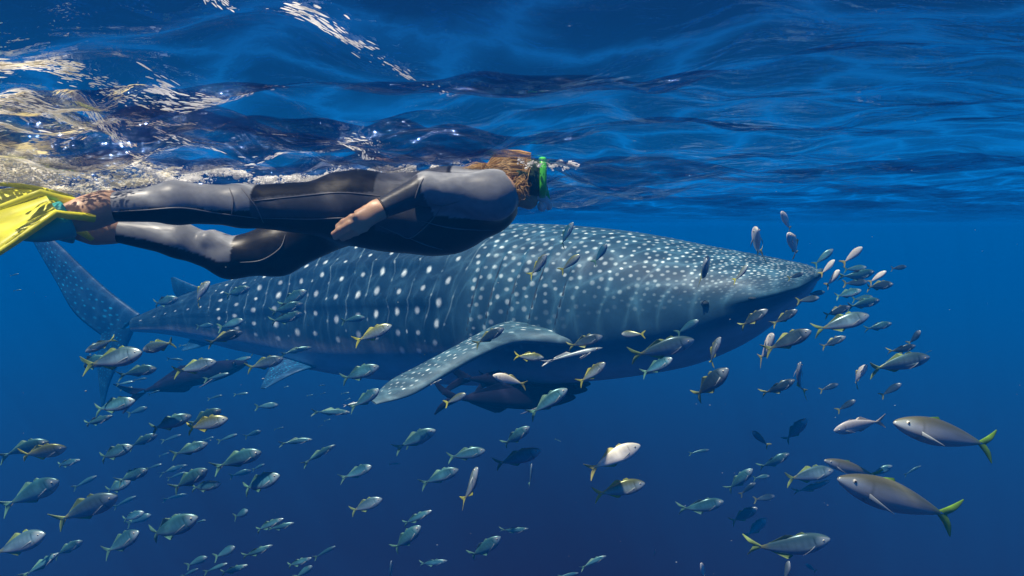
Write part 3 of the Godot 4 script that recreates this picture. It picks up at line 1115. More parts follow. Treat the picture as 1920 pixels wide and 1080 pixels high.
	net_mesh(N, keep_suit, suit_paint, st2)
	var ws := mesh_node("wetsuit", st2.commit(), suit, root)
	ws.position = -O
	# seams: thin welted lines laid on the suit
	var seam_m := StandardMaterial3D.new()
	seam_m.resource_name = "seam"
	seam_m.albedo_color = lin(0.16, 0.16, 0.18)
	seam_m.roughness = 0.6
	var dist := func(p: Vector3) -> float:
		var f := 1.0
		for b in bones:
			var a: Vector3 = b[0]
			var ab: Vector3 = b[1] - a
			var t := clampf((p - a).dot(ab) / maxf(ab.length_squared(), 1e-9), 0.0, 1.0)
			var d: Vector3 = p - a - ab * t
			d.z /= b[5]
			f = smin(f, d.length() - lerpf(b[2], b[3], t), b[4])
		return f
	for line in [
		[Vector3(-1.140, -0.191, -1.900), Vector3(-1.041, -0.186, -1.900), Vector3(-0.936, -0.180, -1.900), Vector3(-0.831, -0.195, -1.900), Vector3(-0.756, -0.208, -2.000)],
		[Vector3(-0.798, -0.123, -1.900), Vector3(-0.788, -0.158, -1.900), Vector3(-0.794, -0.198, -1.900)],
		[Vector3(-0.765, -0.123, -1.900), Vector3(-0.761, -0.151, -1.950), Vector3(-0.759, -0.180, -2.000), Vector3(-0.742, -0.221, -2.000)],
		[Vector3(-0.749, -0.158, -1.950), Vector3(-0.634, -0.142, -2.000), Vector3(-0.533, -0.126, -2.100), Vector3(-0.413, -0.136, -2.100)],
		[Vector3(-0.744, -0.207, -2.000), Vector3(-0.604, -0.210, -2.000), Vector3(-0.534, -0.205, -2.100), Vector3(-0.451, -0.207, -2.100)],
		[Vector3(-0.415, -0.230, -2.100), Vector3(-0.360, -0.253, -2.100), Vector3(-0.318, -0.267, -2.100), Vector3(-0.259, -0.220, -2.100), Vector3(-0.220, -0.170, -2.100)],
		[Vector3(-0.267, -0.154, -2.100), Vector3(-0.223, -0.167, -2.100), Vector3(-0.167, -0.154, -2.100)],
		[Vector3(-0.284, -0.214, -2.100), Vector3(-0.184, -0.237, -2.100), Vector3(-0.060, -0.244, -2.150)],
		[Vector3(-0.325, -0.267, -2.100), Vector3(-0.275, -0.291, -2.150), Vector3(-0.228, -0.307, -2.200)],
		[Vector3(-0.745, -0.258, -2.200), Vector3(-0.783, -0.305, -2.250), Vector3(-0.864, -0.346, -2.300), Vector3(-0.938, -0.354, -2.300)],
		[Vector3(-0.269, -0.085, -2.050), Vector3(-0.283, -0.111, -2.050), Vector3(-0.303, -0.144, -2.100)],
	]:
		var pts := []
		var rad := []
		var sp := spline(line, 26)
		for i in sp.size():
			var p: Vector3 = sp[i]
			var dir := (p - Vector3(0, -0.24, 0)).normalized()
			p -= dir * 0.15
			for k in 60:
				var d: float = dist.call(p)
				if d < 0.001 or p.z < -2.9:
					break
				p += dir * maxf(d * 0.8, 0.001)
			if p.z > -2.9:
				pts.append(p)
				rad.append(0.0017 * sin(PI * (i + 0.7) / (sp.size() + 0.4)) + 0.0006)
		if pts.size() > 3:
			var e := mesh_node("seam", tube(pts, rad, 6), seam_m, ws)
	# cuffs
	for c in [[ankle_n, calf_n, 0.0465, 0.0], [ankle_f, calf_f, 0.0435, 0.012], [wrist, elbow, 0.034, 0.008]]:
		var t := TorusMesh.new()
		t.inner_radius = c[2] - 0.006
		t.outer_radius = c[2] + 0.001
		t.rings = 28
		t.ring_segments = 8
		var e := mesh_node("cuff", t, suit_black(), ws)
		var f: Vector3 = (c[1] - c[0]).normalized()
		var a := f.cross(Vector3.BACK).normalized()
		e.transform = Transform3D(Basis(a, f, a.cross(f)), c[0] + f * c[3])
	# --- hair: a cap and wet locks drawn back along the neck
	var hm := StandardMaterial3D.new()
	hm.resource_name = "hair"
	hm.vertex_color_use_as_albedo = true
	hm.roughness = 0.45
	var rng := RandomNumberGenerator.new()
	rng.seed = 12
	var sh := SurfaceTool.new()
	sh.begin(Mesh.PRIMITIVE_TRIANGLES)
	for k in 3600:
		var phi := rng.randf_range(-1.0, 1.0) * 1.75
		var start := head + Vector3(rng.randf_range(-0.02, 0.055), 0.018, 0)
		var r0 := 0.074 + rng.randf_range(0.0, 0.008)
		var root_p := start + Vector3(0, cos(phi) * r0, sin(phi) * r0 * 0.94)
		var back := head + Vector3(-0.085 - rng.randf() * 0.02, 0.035 * cos(phi) + 0.02, sin(phi) * 0.075)
		var far_end := neck + Vector3(rng.randf_range(-0.17, 0.02), 0.042 + rng.randf_range(-0.02, 0.035), sin(phi) * 0.085 + rng.randf_range(-0.02, 0.02))
		var bow := root_p.lerp(back, 0.5) + Vector3(0, cos(phi) * 0.03, sin(phi) * 0.028)
		if rng.randf() < 0.22 and absf(phi) > 0.7:
			# loose locks falling past the ear and cheek
			far_end = head + Vector3(rng.randf_range(-0.05, 0.05), rng.randf_range(-0.085, -0.03), signf(phi) * rng.randf_range(0.075, 0.095))
			back = root_p.lerp(far_end, 0.6) + Vector3(-0.012, 0, signf(phi) * 0.014)
			bow = root_p.lerp(back, 0.5) + Vector3(0, 0, signf(phi) * 0.012)
		var wob := Vector3(rng.randf_range(-1, 1), rng.randf_range(-1, 1), rng.randf_range(-1, 1)) * 0.02
		var pts := spline([root_p, bow, back, back.lerp(far_end, 0.5) + wob, far_end], 13)
		var w := rng.randf_range(0.0006, 0.0014)
		var c := Color(0.42, 0.22, 0.06).lerp(Color(0.80, 0.54, 0.20), rng.randf())
		if rng.randf() < 0.3: c = c * 0.45
		c.a = 1.0
		for i in pts.size() - 1:
			var f: Vector3 = (pts[i + 1] - pts[i]).normalized()
			var a := f.cross(Vector3(0.1, 0.3, 0.9)).normalized()
			var b := f.cross(a)
			var r1 := w * (1.0 - pow(i / 13.0, 3.0) * 0.9)
			var r2 := w * (1.0 - pow((i + 1) / 13.0, 3.0) * 0.9)
			for j in 5:
				var d1 := a * cos(TAU * j / 5) + b * sin(TAU * j / 5)
				var d2 := a * cos(TAU * (j + 1) / 5) + b * sin(TAU * (j + 1) / 5)
				for q in [[pts[i], d1, r1], [pts[i + 1], d1, r2], [pts[i], d2, r1], [pts[i], d2, r1], [pts[i + 1], d1, r2], [pts[i + 1], d2, r2]]:
					sh.set_color(c)
					sh.set_normal(q[1])
					sh.add_vertex(q[0] + q[1] * q[2])
	var hn := mesh_node("hair", sh.commit(), hm, root)
	hn.position = -O
	# --- diving mask: green frame, clear skirt, glass and strap
	var green := StandardMaterial3D.new()
	green.resource_name = "green plastic"
	green.albedo_color = lin(0.07, 0.62, 0.05)
	green.roughness = 0.3
	green.clearcoat_enabled = true
	var clear := StandardMaterial3D.new()
	clear.resource_name = "clear silicone"
	clear.albedo_color = lin(0.90, 0.93, 0.93)
	clear.roughness = 0.35
	clear.backlight_enabled = true
	clear.backlight = Color(0.6, 0.65, 0.65)
	var dark_skirt := StandardMaterial3D.new()
	dark_skirt.resource_name = "smoky silicone"
	dark_skirt.albedo_color = lin(0.03, 0.06, 0.03)
	dark_skirt.roughness = 0.35
	var glass := StandardMaterial3D.new()
	glass.resource_name = "mask glass"
	glass.albedo_color = Color(0.75, 0.9, 0.95, 0.2)
	glass.transparency = BaseMaterial3D.TRANSPARENCY_ALPHA
	glass.roughness = 0.03
	var mc := head + Vector3(0.088, 0.012, 0)
	var oval := func(a: float, hw: float, hh: float) -> Vector3:
		var c := cos(a)
		var s := sin(a)
		return Vector3(0, signf(s) * pow(absf(s), 0.6) * hh - 0.010 * (1.0 - absf(c)) * (1.0 if s < 0 else 0.0), signf(c) * pow(absf(c), 0.6) * hw)
	var frame := []
	var skirt := []
	for k in [[0.000, 0.076, 0.056], [-0.004, 0.086, 0.067], [0.002, 0.089, 0.070], [0.014, 0.089, 0.070], [0.020, 0.086, 0.067], [0.021, 0.079, 0.060], [0.017, 0.074, 0.055], [0.000, 0.074, 0.055]]:
		var row := []
		for j in 48: row.append(mc + Vector3(k[0], 0, 0) + oval.call(TAU * j / 48, k[1], k[2]) - O)
		frame.append(row)
	for k in [[0.002, 0.080, 0.060], [-0.020, 0.082, 0.063], [-0.045, 0.084, 0.062], [-0.052, 0.078, 0.055], [-0.045, 0.080, 0.058], [-0.020, 0.078, 0.058], [0.0, 0.076, 0.056]]:
		var row := []
		for j in 48: row.append(mc + Vector3(k[0], 0, 0) + oval.call(TAU * j / 48, k[1], k[2]) - O)
		skirt.append(row)
	var mask := Node3D.new()
	mask.name = "diving_mask"
	root.add_child(mask, true)
	mesh_node("frame", grid_mesh(frame, true), green, mask)
	mesh_node("skirt", grid_mesh(skirt, true), dark_skirt, mask)
	var pane := []
	for k in [1.0, 0.66, 0.33, 0.001]:
		var row := []
		for j in 48: row.append(mc + Vector3(0.016, 0, 0) + oval.call(TAU * j / 48, 0.075 * k, 0.056 * k) - O)
		pane.append(row)
	mesh_node("lens", grid_mesh(pane, true), glass, mask)
	var srow := []
	for i in 41:
		var a := lerpf(-2.05, 2.05, i / 40.0)
		var r := 0.100
		var c := head + Vector3(0.01 - cos(a) * (r + 0.008), 0.016 + 0.02 * cos(a), sin(a) * r * 0.95) - O
		var outw := Vector3(-cos(a), 0, sin(a))
		srow.append([c + Vector3(0, 0.011, 0), c + outw * 0.003 + Vector3(0, 0.010, 0), c + outw * 0.003 - Vector3(0, 0.010, 0), c - Vector3(0, 0.011, 0)])
	mesh_node("strap", grid_mesh(srow, false), dark_skirt, mask)
	# --- snorkel: white mouthpiece, green tube rising on the far side out of the water
	var snork := Node3D.new()
	snork.name = "snorkel"
	root.add_child(snork, true)
	var mp := head + Vector3(0.092, -0.060, 0)
	var tp := []
	var tr := []
	for p in spline([mp + Vector3(0.030, -0.010, -0.112), mp + Vector3(0.018, 0.04, -0.114), mp + Vector3(-0.02, 0.10, -0.116), mp + Vector3(-0.10, 0.15, -0.11), mp + Vector3(-0.20, 0.17, -0.10)], 20):
		tp.append(p - O)
		tr.append(0.012)
	mesh_node("tube", tube(tp, tr, 14), green, snork)
	var wp := []
	var wr := []
	var mouth := spline([mp + Vector3(-0.026, 0.004, 0.0), mp + Vector3(0.006, -0.004, 0.012), mp + Vector3(0.024, -0.020, 0.0), mp + Vector3(0.032, -0.034, -0.05), mp + Vector3(0.032, -0.026, -0.100), mp + Vector3(0.030, -0.008, -0.112)], 22)
	for i in mouth.size():
		wp.append(mouth[i] - O)
		wr.append(0.016 if i < 5 else 0.013)
	mesh_node("mouthpiece", tube(wp, wr, 14), clear, snork)
	var purge := SphereMesh.new()
	purge.radius = 0.017
	purge.height = 0.04
	mesh_node("purge_valve", purge, clear, snork).position = mp + Vector3(0.004, -0.034, 0.004) - O
	# --- swim fins: teal foot pocket with yellow rails and blade
	var teal := StandardMaterial3D.new()
	teal.resource_name = "teal rubber"
	teal.albedo_color = lin(0.05, 0.50, 0.48)
	teal.roughness = 0.45
	var yellow := StandardMaterial3D.new()
	yellow.resource_name = "yellow fin rubber"
	yellow.albedo_color = lin(0.78, 0.76, 0.04)
	yellow.roughness = 0.4
	yellow.backlight_enabled = true
	yellow.backlight = Color(0.5, 0.5, 0.5)
	for s in [[heel_n, toe_n, Vector3(-1.600, -0.358, -1.800)], [heel_f, toe_f, Vector3(-1.651, -0.177, -2.100)]]:
		var fin := Node3D.new()
		fin.name = "swim_fin"
		root.add_child(fin, true)
		var f: Vector3 = (s[1] - s[0]).normalized()
		var side := Vector3(0.05, -0.55, 0.83)
		side = (side - f * f.dot(side)).normalized()
		var nrm := f.cross(side).normalized()
		if nrm.y < 0: nrm = -nrm
		var rows := []
		for k in [[0.36, 0.046, 0.042], [0.36, 0.058, 0.052], [0.40, 0.060, 0.054], [0.60, 0.060, 0.050], [0.85, 0.060, 0.042], [1.05, 0.058, 0.030], [1.20, 0.050, 0.014], [1.28, 0.040, 0.003]]:
			var c: Vector3 = s[0].lerp(s[1], k[0]) - O + Vector3(0, -0.008, 0)
			var row := []
			for j in 24:
				var a := TAU * j / 24
				row.append(c + side * cos(a) * k[1] + nrm * sin(a) * k[2])
			rows.append(row)
		mesh_node("foot_pocket", grid_mesh(rows, true), teal, fin)
		var tip: Vector3 = s[2] - O
		var st0: Vector3 = s[0].lerp(s[1], 0.55) - O + nrm * 0.050
		var far_dir := tip - st0
		var blade := []
		for i in 15:
			var t := i / 14.0
			var c := st0 + far_dir * t + nrm * (0.02 * sin(PI * t) - 0.02 * t)
			var hw := lerpf(0.062, 0.118, smooth(0.0, 0.75, t))
			var row := []
			for j in 9:
				var u := j / 8.0 * 2.0 - 1.0
				row.append(c + side * hw * u + nrm * 0.006 * (0.4 + 0.6 * cos(u * 9.0)))
			for j in range(8, -1, -1):
				var u := j / 8.0 * 2.0 - 1.0
				row.append(c + side * hw * u - nrm * 0.005)
			blade.append(row)
		mesh_node("blade", grid_mesh(blade, true), yellow, fin)
		for e in [-1.0, 1.0]:
			var pts := []
			var rad := []
			for i in 16:
				var t := i / 15.0
				var c: Vector3 = (s[0] - O).lerp(st0, minf(t * 4.0, 1.0)) if t < 0.25 else st0 + far_dir * (t - 0.25) / 0.75 + nrm * 0.01
				var hw := lerpf(0.052, 0.118, smooth(0.0, 0.8, t))
				pts.append(c + side * hw * e)
				rad.append(0.013 - 0.007 * t)
			mesh_node("rail", tube(pts, rad, 10), yellow, fin)

var suit_black_m: StandardMaterial3D
func suit_black() -> StandardMaterial3D:
	if suit_black_m == null:
		suit_black_m = StandardMaterial3D.new()
		suit_black_m.resource_name = "black cuff"
		suit_black_m.albedo_color = lin(0.02, 0.02, 0.024)
		suit_black_m.roughness = 0.6
	return suit_black_m

# --- white water: bubbles that nobody could count, as copies of a small sphere
func bubble_mesh() -> SphereMesh:
	var s := SphereMesh.new()
	s.radius = 1.0
	s.height = 2.0
	s.radial_segments = 8
	s.rings = 4
	return s

# a domed flake of froth that floats just under the surface and lets the sun through
func flake_mesh() -> ArrayMesh:
	var st := SurfaceTool.new()
	st.begin(Mesh.PRIMITIVE_TRIANGLES)
	var R := [1.0, 0.82, 1.1, 0.9, 1.05, 0.78, 0.95]
	for j in 7:
		var a := TAU * j / 7
		var b := TAU * (j + 1) / 7
		var p := Vector3(cos(a) * R[j], -0.25, sin(a) * R[j])
		var q := Vector3(cos(b) * R[(j + 1) % 7], -0.25, sin(b) * R[(j + 1) % 7])
		for v in [Vector3(0, 0.15, 0), p, q]:
			st.set_normal((Vector3.UP + v * 0.5).normalized())
			st.add_vertex(v)
	return st.commit()

func scatter(called: String, label: String, where: Array[Transform3D], mat: Material, mesh: Mesh) -> void:
	var mm := MultiMesh.new()
	mm.transform_format = MultiMesh.TRANSFORM_3D
	mm.mesh = mesh
	mm.instance_count = where.size()
	for i in where.size():
		mm.set_instance_transform(i, where[i])
	var o := MultiMeshInstance3D.new()
	o.name = called
	o.multimesh = mm
	o.material_override = mat
	add_child(o, true)
	tag(o, label, "foam", "", "stuff")

func foam() -> void:
	var white := StandardMaterial3D.new()
	white.resource_name = "foam"
	white.albedo_color = lin(0.95, 0.95, 0.93)
	white.roughness = 0.35
	white.backlight_enabled = true
	white.backlight = Color(1, 1, 1)
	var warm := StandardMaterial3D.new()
	warm.resource_name = "glare tinted foam"
	warm.albedo_color = lin(0.99, 0.93, 0.68)  # sun glare at the fins painted into the foam as a warm tint
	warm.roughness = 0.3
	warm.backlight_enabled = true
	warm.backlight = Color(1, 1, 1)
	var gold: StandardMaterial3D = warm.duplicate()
	gold.resource_name = "golden glint"
	gold.albedo_color = lin(0.99, 0.86, 0.42)  # gold of the sun glitter painted into the flakes
	var rng := RandomNumberGenerator.new()
	rng.seed = 77
	var nz := FastNoiseLite.new()
	nz.frequency = 4.0
	nz.seed = 4
	# churned water round the kicking fins
	var A: Array[Transform3D] = []
	var A2: Array[Transform3D] = []
	var B2: Array[Transform3D] = []
	var tries := 0
	while A.size() < 22000 and tries < 260000:
		tries += 1
		var x := rng.randf()
		var p := Vector3(lerpf(-2.30, -1.02, x), -0.006 - absf(rng.randfn(0.0, 0.016)) * (1.1 - 0.6 * x), rng.randf_range(-2.90, -2.08))
		p.y += sea_height(p.x, p.z) * 0.8
		if p.x > -1.45 and p.z > -2.42:
			continue
		if nz.get_noise_3d(p.x, p.y * 5.0, p.z * 1.6) + 0.62 - 1.0 * x * x < rng.randf() * 0.6:
			continue
		var r := 0.0013 * exp(rng.randfn(0.0, 0.5))
		if rng.randf() < 0.15:
			A2.append(Transform3D(Basis.from_scale(Vector3(r * 1.2, r, r)), Vector3(p.x, p.y - absf(rng.randfn(0.0, 0.03)), minf(p.z, -2.15))))
		else:
			r *= 3.0
			A.append(Transform3D(Basis.from_euler(Vector3(rng.randfn(0, 0.22), rng.randf() * TAU, rng.randfn(0, 0.22))) * Basis.from_scale(Vector3(r * rng.randf_range(1.0, 2.0), r, r)), p))
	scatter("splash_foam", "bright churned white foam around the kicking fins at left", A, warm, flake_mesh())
	scatter("splash_bubbles", "round bubbles sinking below the foam around the kicking fins", A2, white, bubble_mesh())
	# a line of froth where back and legs meet the surface
	var B: Array[Transform3D] = []
	tries = 0
	while B.size() < 6500 and tries < 160000:
		tries += 1
		var x := rng.randf()
		var px := lerpf(-1.35, -0.13, x)
		var dens := 0.30 + 0.5 * exp(-pow((px + 0.80) / 0.22, 2.0)) + 0.25 * exp(-pow((px + 0.30) / 0.10, 2.0))
		var p := Vector3(px, -0.022 - absf(rng.randfn(0.0, 0.011)) - 0.010 * exp(-pow((px + 0.9) / 0.25, 2.0)), lerpf(-2.47, -2.52, x) + rng.randfn(0.0, 0.035))
		p.y += sea_height(p.x, p.z) * 0.8
		if nz.get_noise_3d(p.x * 2.2, p.y * 6.0, p.z * 0.5) * 2.0 + dens * 0.9 < rng.randf() * 0.6 + 0.25:
			continue
		var r := 0.0013 * exp(rng.randfn(0.0, 0.6))
		if rng.randf() < 0.35:
			B2.append(Transform3D(Basis.from_scale(Vector3(r * 1.3, r, r)), p - Vector3(0, absf(rng.randfn(0.0, 0.006)), 0)))
		else:
			r *= 1.5
			B.append(Transform3D(Basis.from_euler(Vector3(rng.randfn(0, 0.4), rng.randf() * TAU, rng.randfn(0, 0.4))) * Basis.from_scale(Vector3(r * 1.4, r, r)), p))
	scatter("back_foam", "line of white froth along the snorkeler's back and legs", B, white, flake_mesh())
	scatter("back_bubbles", "small bubbles among the froth on the snorkeler's back", B2, white, bubble_mesh())
	# spray in front of the mask
	var C: Array[Transform3D] = []
	for k in 420:
		var x := pow(rng.randf(), 1.3)
		var p := Vector3(lerpf(0.02, 0.235, x), -0.006 - absf(rng.randfn(0.0, 0.007)) + 0.008 * sin(x * 30.0), -2.40 + rng.randfn(0.0, 0.035))
		var r := 0.0015 * exp(rng.randfn(0.0, 0.5))
		C.append(Transform3D(Basis.from_scale(Vector3(r * 1.5, r, r)), p))
	scatter("mask_bubbles", "string of white bubbles streaming past the green mask", C, white, bubble_mesh())
	# sun glitter along the wave crests at left, painted as drawn-out flakes
	var D: Array[Transform3D] = []
	var D2: Array[Transform3D] = []
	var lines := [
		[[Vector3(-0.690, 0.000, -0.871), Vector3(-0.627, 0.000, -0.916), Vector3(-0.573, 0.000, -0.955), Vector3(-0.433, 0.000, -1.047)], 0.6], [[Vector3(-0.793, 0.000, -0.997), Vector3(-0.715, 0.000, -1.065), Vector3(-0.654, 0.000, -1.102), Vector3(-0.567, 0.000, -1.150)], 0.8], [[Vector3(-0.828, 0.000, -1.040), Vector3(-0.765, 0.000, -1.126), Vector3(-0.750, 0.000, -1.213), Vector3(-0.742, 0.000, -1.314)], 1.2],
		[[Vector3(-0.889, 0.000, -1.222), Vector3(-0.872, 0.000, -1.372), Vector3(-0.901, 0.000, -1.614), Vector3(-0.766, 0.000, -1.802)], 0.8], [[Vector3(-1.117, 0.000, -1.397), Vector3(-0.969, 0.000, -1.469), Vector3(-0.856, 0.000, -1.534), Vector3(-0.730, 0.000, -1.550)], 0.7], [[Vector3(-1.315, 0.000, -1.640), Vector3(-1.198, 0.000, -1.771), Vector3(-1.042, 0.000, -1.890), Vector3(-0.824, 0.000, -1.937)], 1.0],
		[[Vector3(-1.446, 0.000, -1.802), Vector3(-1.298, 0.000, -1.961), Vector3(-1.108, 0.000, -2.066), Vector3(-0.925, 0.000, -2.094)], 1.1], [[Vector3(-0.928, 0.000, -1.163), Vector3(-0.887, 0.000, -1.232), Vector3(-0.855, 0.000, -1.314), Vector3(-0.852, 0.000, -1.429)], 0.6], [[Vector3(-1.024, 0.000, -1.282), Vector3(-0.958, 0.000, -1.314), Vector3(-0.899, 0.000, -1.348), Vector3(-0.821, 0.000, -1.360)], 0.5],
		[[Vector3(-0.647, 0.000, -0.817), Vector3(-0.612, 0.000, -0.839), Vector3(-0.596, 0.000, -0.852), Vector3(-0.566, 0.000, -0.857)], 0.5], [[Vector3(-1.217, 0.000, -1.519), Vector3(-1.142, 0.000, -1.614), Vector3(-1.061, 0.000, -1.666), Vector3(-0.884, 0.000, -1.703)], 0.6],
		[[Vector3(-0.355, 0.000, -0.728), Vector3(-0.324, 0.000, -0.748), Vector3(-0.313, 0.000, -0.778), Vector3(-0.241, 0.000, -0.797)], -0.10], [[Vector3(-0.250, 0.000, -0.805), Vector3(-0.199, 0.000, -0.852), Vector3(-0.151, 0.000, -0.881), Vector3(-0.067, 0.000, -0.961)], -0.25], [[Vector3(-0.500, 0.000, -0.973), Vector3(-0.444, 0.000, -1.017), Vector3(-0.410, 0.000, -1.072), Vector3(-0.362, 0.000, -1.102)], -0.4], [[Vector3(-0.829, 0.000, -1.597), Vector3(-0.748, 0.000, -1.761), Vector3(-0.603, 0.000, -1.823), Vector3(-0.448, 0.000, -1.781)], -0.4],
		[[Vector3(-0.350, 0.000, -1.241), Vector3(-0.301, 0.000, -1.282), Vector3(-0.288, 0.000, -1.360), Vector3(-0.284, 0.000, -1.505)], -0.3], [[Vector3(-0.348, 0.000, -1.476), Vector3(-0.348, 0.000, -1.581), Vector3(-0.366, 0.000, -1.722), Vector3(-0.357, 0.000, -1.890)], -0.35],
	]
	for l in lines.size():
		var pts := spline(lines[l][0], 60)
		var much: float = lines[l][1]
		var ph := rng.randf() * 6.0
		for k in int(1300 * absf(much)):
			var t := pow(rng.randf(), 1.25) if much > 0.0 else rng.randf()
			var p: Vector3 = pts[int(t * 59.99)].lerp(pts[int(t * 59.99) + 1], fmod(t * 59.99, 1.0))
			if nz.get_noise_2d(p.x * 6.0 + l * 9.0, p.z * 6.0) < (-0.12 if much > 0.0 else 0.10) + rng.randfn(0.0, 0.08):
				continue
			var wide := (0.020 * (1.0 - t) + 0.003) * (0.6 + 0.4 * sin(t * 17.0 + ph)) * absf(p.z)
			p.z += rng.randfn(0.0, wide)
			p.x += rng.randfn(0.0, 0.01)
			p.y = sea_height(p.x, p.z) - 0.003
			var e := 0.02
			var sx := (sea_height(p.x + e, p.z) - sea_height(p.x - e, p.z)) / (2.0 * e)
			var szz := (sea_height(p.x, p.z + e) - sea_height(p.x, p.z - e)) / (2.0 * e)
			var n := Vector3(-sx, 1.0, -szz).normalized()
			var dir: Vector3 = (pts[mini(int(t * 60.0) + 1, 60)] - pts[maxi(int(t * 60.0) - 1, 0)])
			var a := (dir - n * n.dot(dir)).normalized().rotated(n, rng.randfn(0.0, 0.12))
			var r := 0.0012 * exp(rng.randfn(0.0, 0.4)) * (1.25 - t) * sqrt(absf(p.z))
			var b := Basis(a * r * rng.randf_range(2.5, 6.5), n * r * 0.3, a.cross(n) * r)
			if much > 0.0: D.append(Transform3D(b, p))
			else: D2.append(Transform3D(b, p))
	scatter("glint_streaks", "thin golden glint streaks painted as sun glitter along the wave crests at upper left", D, gold, flake_mesh())
	scatter("pale_glints", "broken pale streaks painted as glints on the surface above the snorkeler", D2, white, flake_mesh())
	# drifting specks
	var speck := StandardMaterial3D.new()
	speck.resource_name = "speck"
	speck.albedo_color = lin(0.25, 0.34, 0.40)
	var E: Array[Transform3D] = []
	for k in 260:
		var p := Vector3(rng.randf_range(-3.2, 3.2), rng.randf_range(-1.6, -0.05), rng.randf_range(-4.2, -0.9))
		var r := 0.0008 * exp(rng.randfn(0.0, 0.4))
		E.append(Transform3D(Basis.from_scale(Vector3(r * rng.randf_range(1.0, 2.5), r, r)), p))
	scatter("drifting_specks", "pale specks drifting in the blue water", E, speck, bubble_mesh())

func school() -> void:
	fish("jack", "teal", -0.36, false, Vector3(-3.625, -0.986, -7.216), Vector3(-3.947, -1.065, -7.248), 0.11, "jack_fish", "small blue-silver jack swimming just above the shark's thin tail stalk", "fish", "jacks schooling around the whale shark")
	fish("jack", "olive", -0.36, false, Vector3(-2.633, -0.699, -5.801), Vector3(-2.895, -0.893, -5.951), -0.22, "jack_fish", "steeply rising silver jack with yellow tail on the back ridge below the swimmer's bent knee", "fish", "jacks schooling around the whale shark")
	fish("jack", "teal", -0.12, false, Vector3(-2.220, -0.731, -5.633), Vector3(-2.449, -0.807, -5.667), 0.15, "jack_fish", "bright-nosed blue jack on the shark's back, right of the yellow-tailed rising jack", "fish", "jacks schooling around the whale shark")
	fish("jack", "teal", -0.24, false, Vector3(-1.600, -0.716, -5.177), Vector3(-1.843, -0.847, -5.219), 0.01, "jack_fish", "topmost blue jack of the stack of three on the shark's rear flank", "fish", "jacks schooling around the whale shark")
	fish("jack", "teal", -0.24, false, Vector3(-1.602, -0.808, -5.093), Vector3(-1.852, -0.884, -5.077), 0.16, "jack_fish", "pale blue middle jack of the stack of three on the shark's rear flank", "fish", "jacks schooling around the whale shark")
	fish("jack", "teal", -0.36, false, Vector3(-1.648, -0.896, -5.209), Vector3(-1.903, -0.978, -5.187), 0.16, "jack_fish", "lowest jack with yellow tail of the stack of three on the shark's rear flank", "fish", "jacks schooling around the whale shark")
	fish("jack", "teal", 0.10, true, Vector3(-2.370, -1.038, -5.846), Vector3(-2.611, -1.119, -5.906), -0.11, "jack_fish", "small light blue jack just under the keel of the shark's tail stalk", "fish", "jacks schooling around the whale shark")
	fish("jack", "teal", 0.10, true, Vector3(-3.569, -1.377, -7.902), Vector3(-3.768, -1.399, -7.918), 0.06, "jack_fish", "tiny faded blue fish under the spotted keel, left of the small light blue jack", "fish", "jacks schooling around the whale shark")
	fish("jack", "dark", 0.34, false, Vector3(-1.802, -0.923, -4.420), Vector3(-2.010, -0.983, -4.394), 0.17, "jack_fish", "dark jack with yellow outline and tail over a pale blue spot below the keel", "fish", "jacks schooling around the whale shark")
	fish("big", "silver", 0.34, false, Vector3(-2.281, -0.893, -3.522), Vector3(-2.157, -0.834, -3.578), 0.05, "jack_fish", "plump pale jack facing left with yellow tail below the shark's tail fin root", "fish", "jacks schooling around the whale shark")
	fish("big", "silver", 0.14, false, Vector3(-1.922, -0.876, -3.427), Vector3(-2.246, -0.960, -3.493), -0.13, "jack_fish", "large blue-silver jack with vivid yellow tail nose to nose with a left-facing jack", "fish", "jacks schooling around the whale shark")
	fish("big", "silver", -0.12, false, Vector3(-2.018, -0.900, -3.603), Vector3(-1.817, -0.842, -3.557), -0.21, "jack_fish", "grey-gold jack facing left nose to nose with the large yellow-tailed jack", "fish", "jacks schooling around the whale shark")
	fish("jack", "teal", -0.36, false, Vector3(-2.469, -1.029, -4.038), Vector3(-2.722, -1.095, -4.098), 0.20, "jack_fish", "teal-tailed jack mostly hidden behind the large yellow-tailed jack", "fish", "jacks schooling around the whale shark")
	fish("jack", "teal", 0.34, false, Vector3(-2.314, -1.143, -4.282), Vector3(-2.544, -1.180, -4.306), 0.13, "jack_fish", "green-backed small jack below the nose-to-nose pair of jacks", "fish", "jacks schooling around the whale shark")
	fish("jack", "silver", 0.14, false, Vector3(-1.620, -0.963, -3.609), Vector3(-1.847, -1.022, -3.623), -0.11, "jack_fish", "bright-headed jack with green-yellow tail in front of the dark fish by the shark's tail", "fish", "jacks schooling around the whale shark")
	fish("slim", "teal", 0.10, true, Vector3(-2.427, -1.472, -5.642), Vector3(-2.643, -1.532, -5.658), -0.10, "slim_fish", "small light blue fish below the bright-headed jack by the dark fish", "fish", "slim fish schooling under the whale shark")
	fish("jack", "silver", 0.06, false, Vector3(-1.410, -1.034, -4.065), Vector3(-1.634, -1.095, -4.071), 0.06, "jack_fish", "silver jack with dull yellow tail under the spotted rear flank, behind a greenish jack's tail", "fish", "jacks schooling around the whale shark")
	fish("slim", "teal", 0.30, false, Vector3(-1.579, -1.167, -5.205), Vector3(-1.807, -1.211, -5.191), 0.10, "slim_fish", "greenish slim jack whose yellow tail touches the silver jack behind it", "fish", "slim fish schooling under the whale shark")
	fish("slim", "teal", 0.10, true, Vector3(-3.330, -1.869, -8.407), Vector3(-3.677, -1.965, -8.543), -0.22, "slim_fish", "thin teal sliver of a fish over the dark fish's back near the shark's tail", "fish", "slim fish schooling under the whale shark")
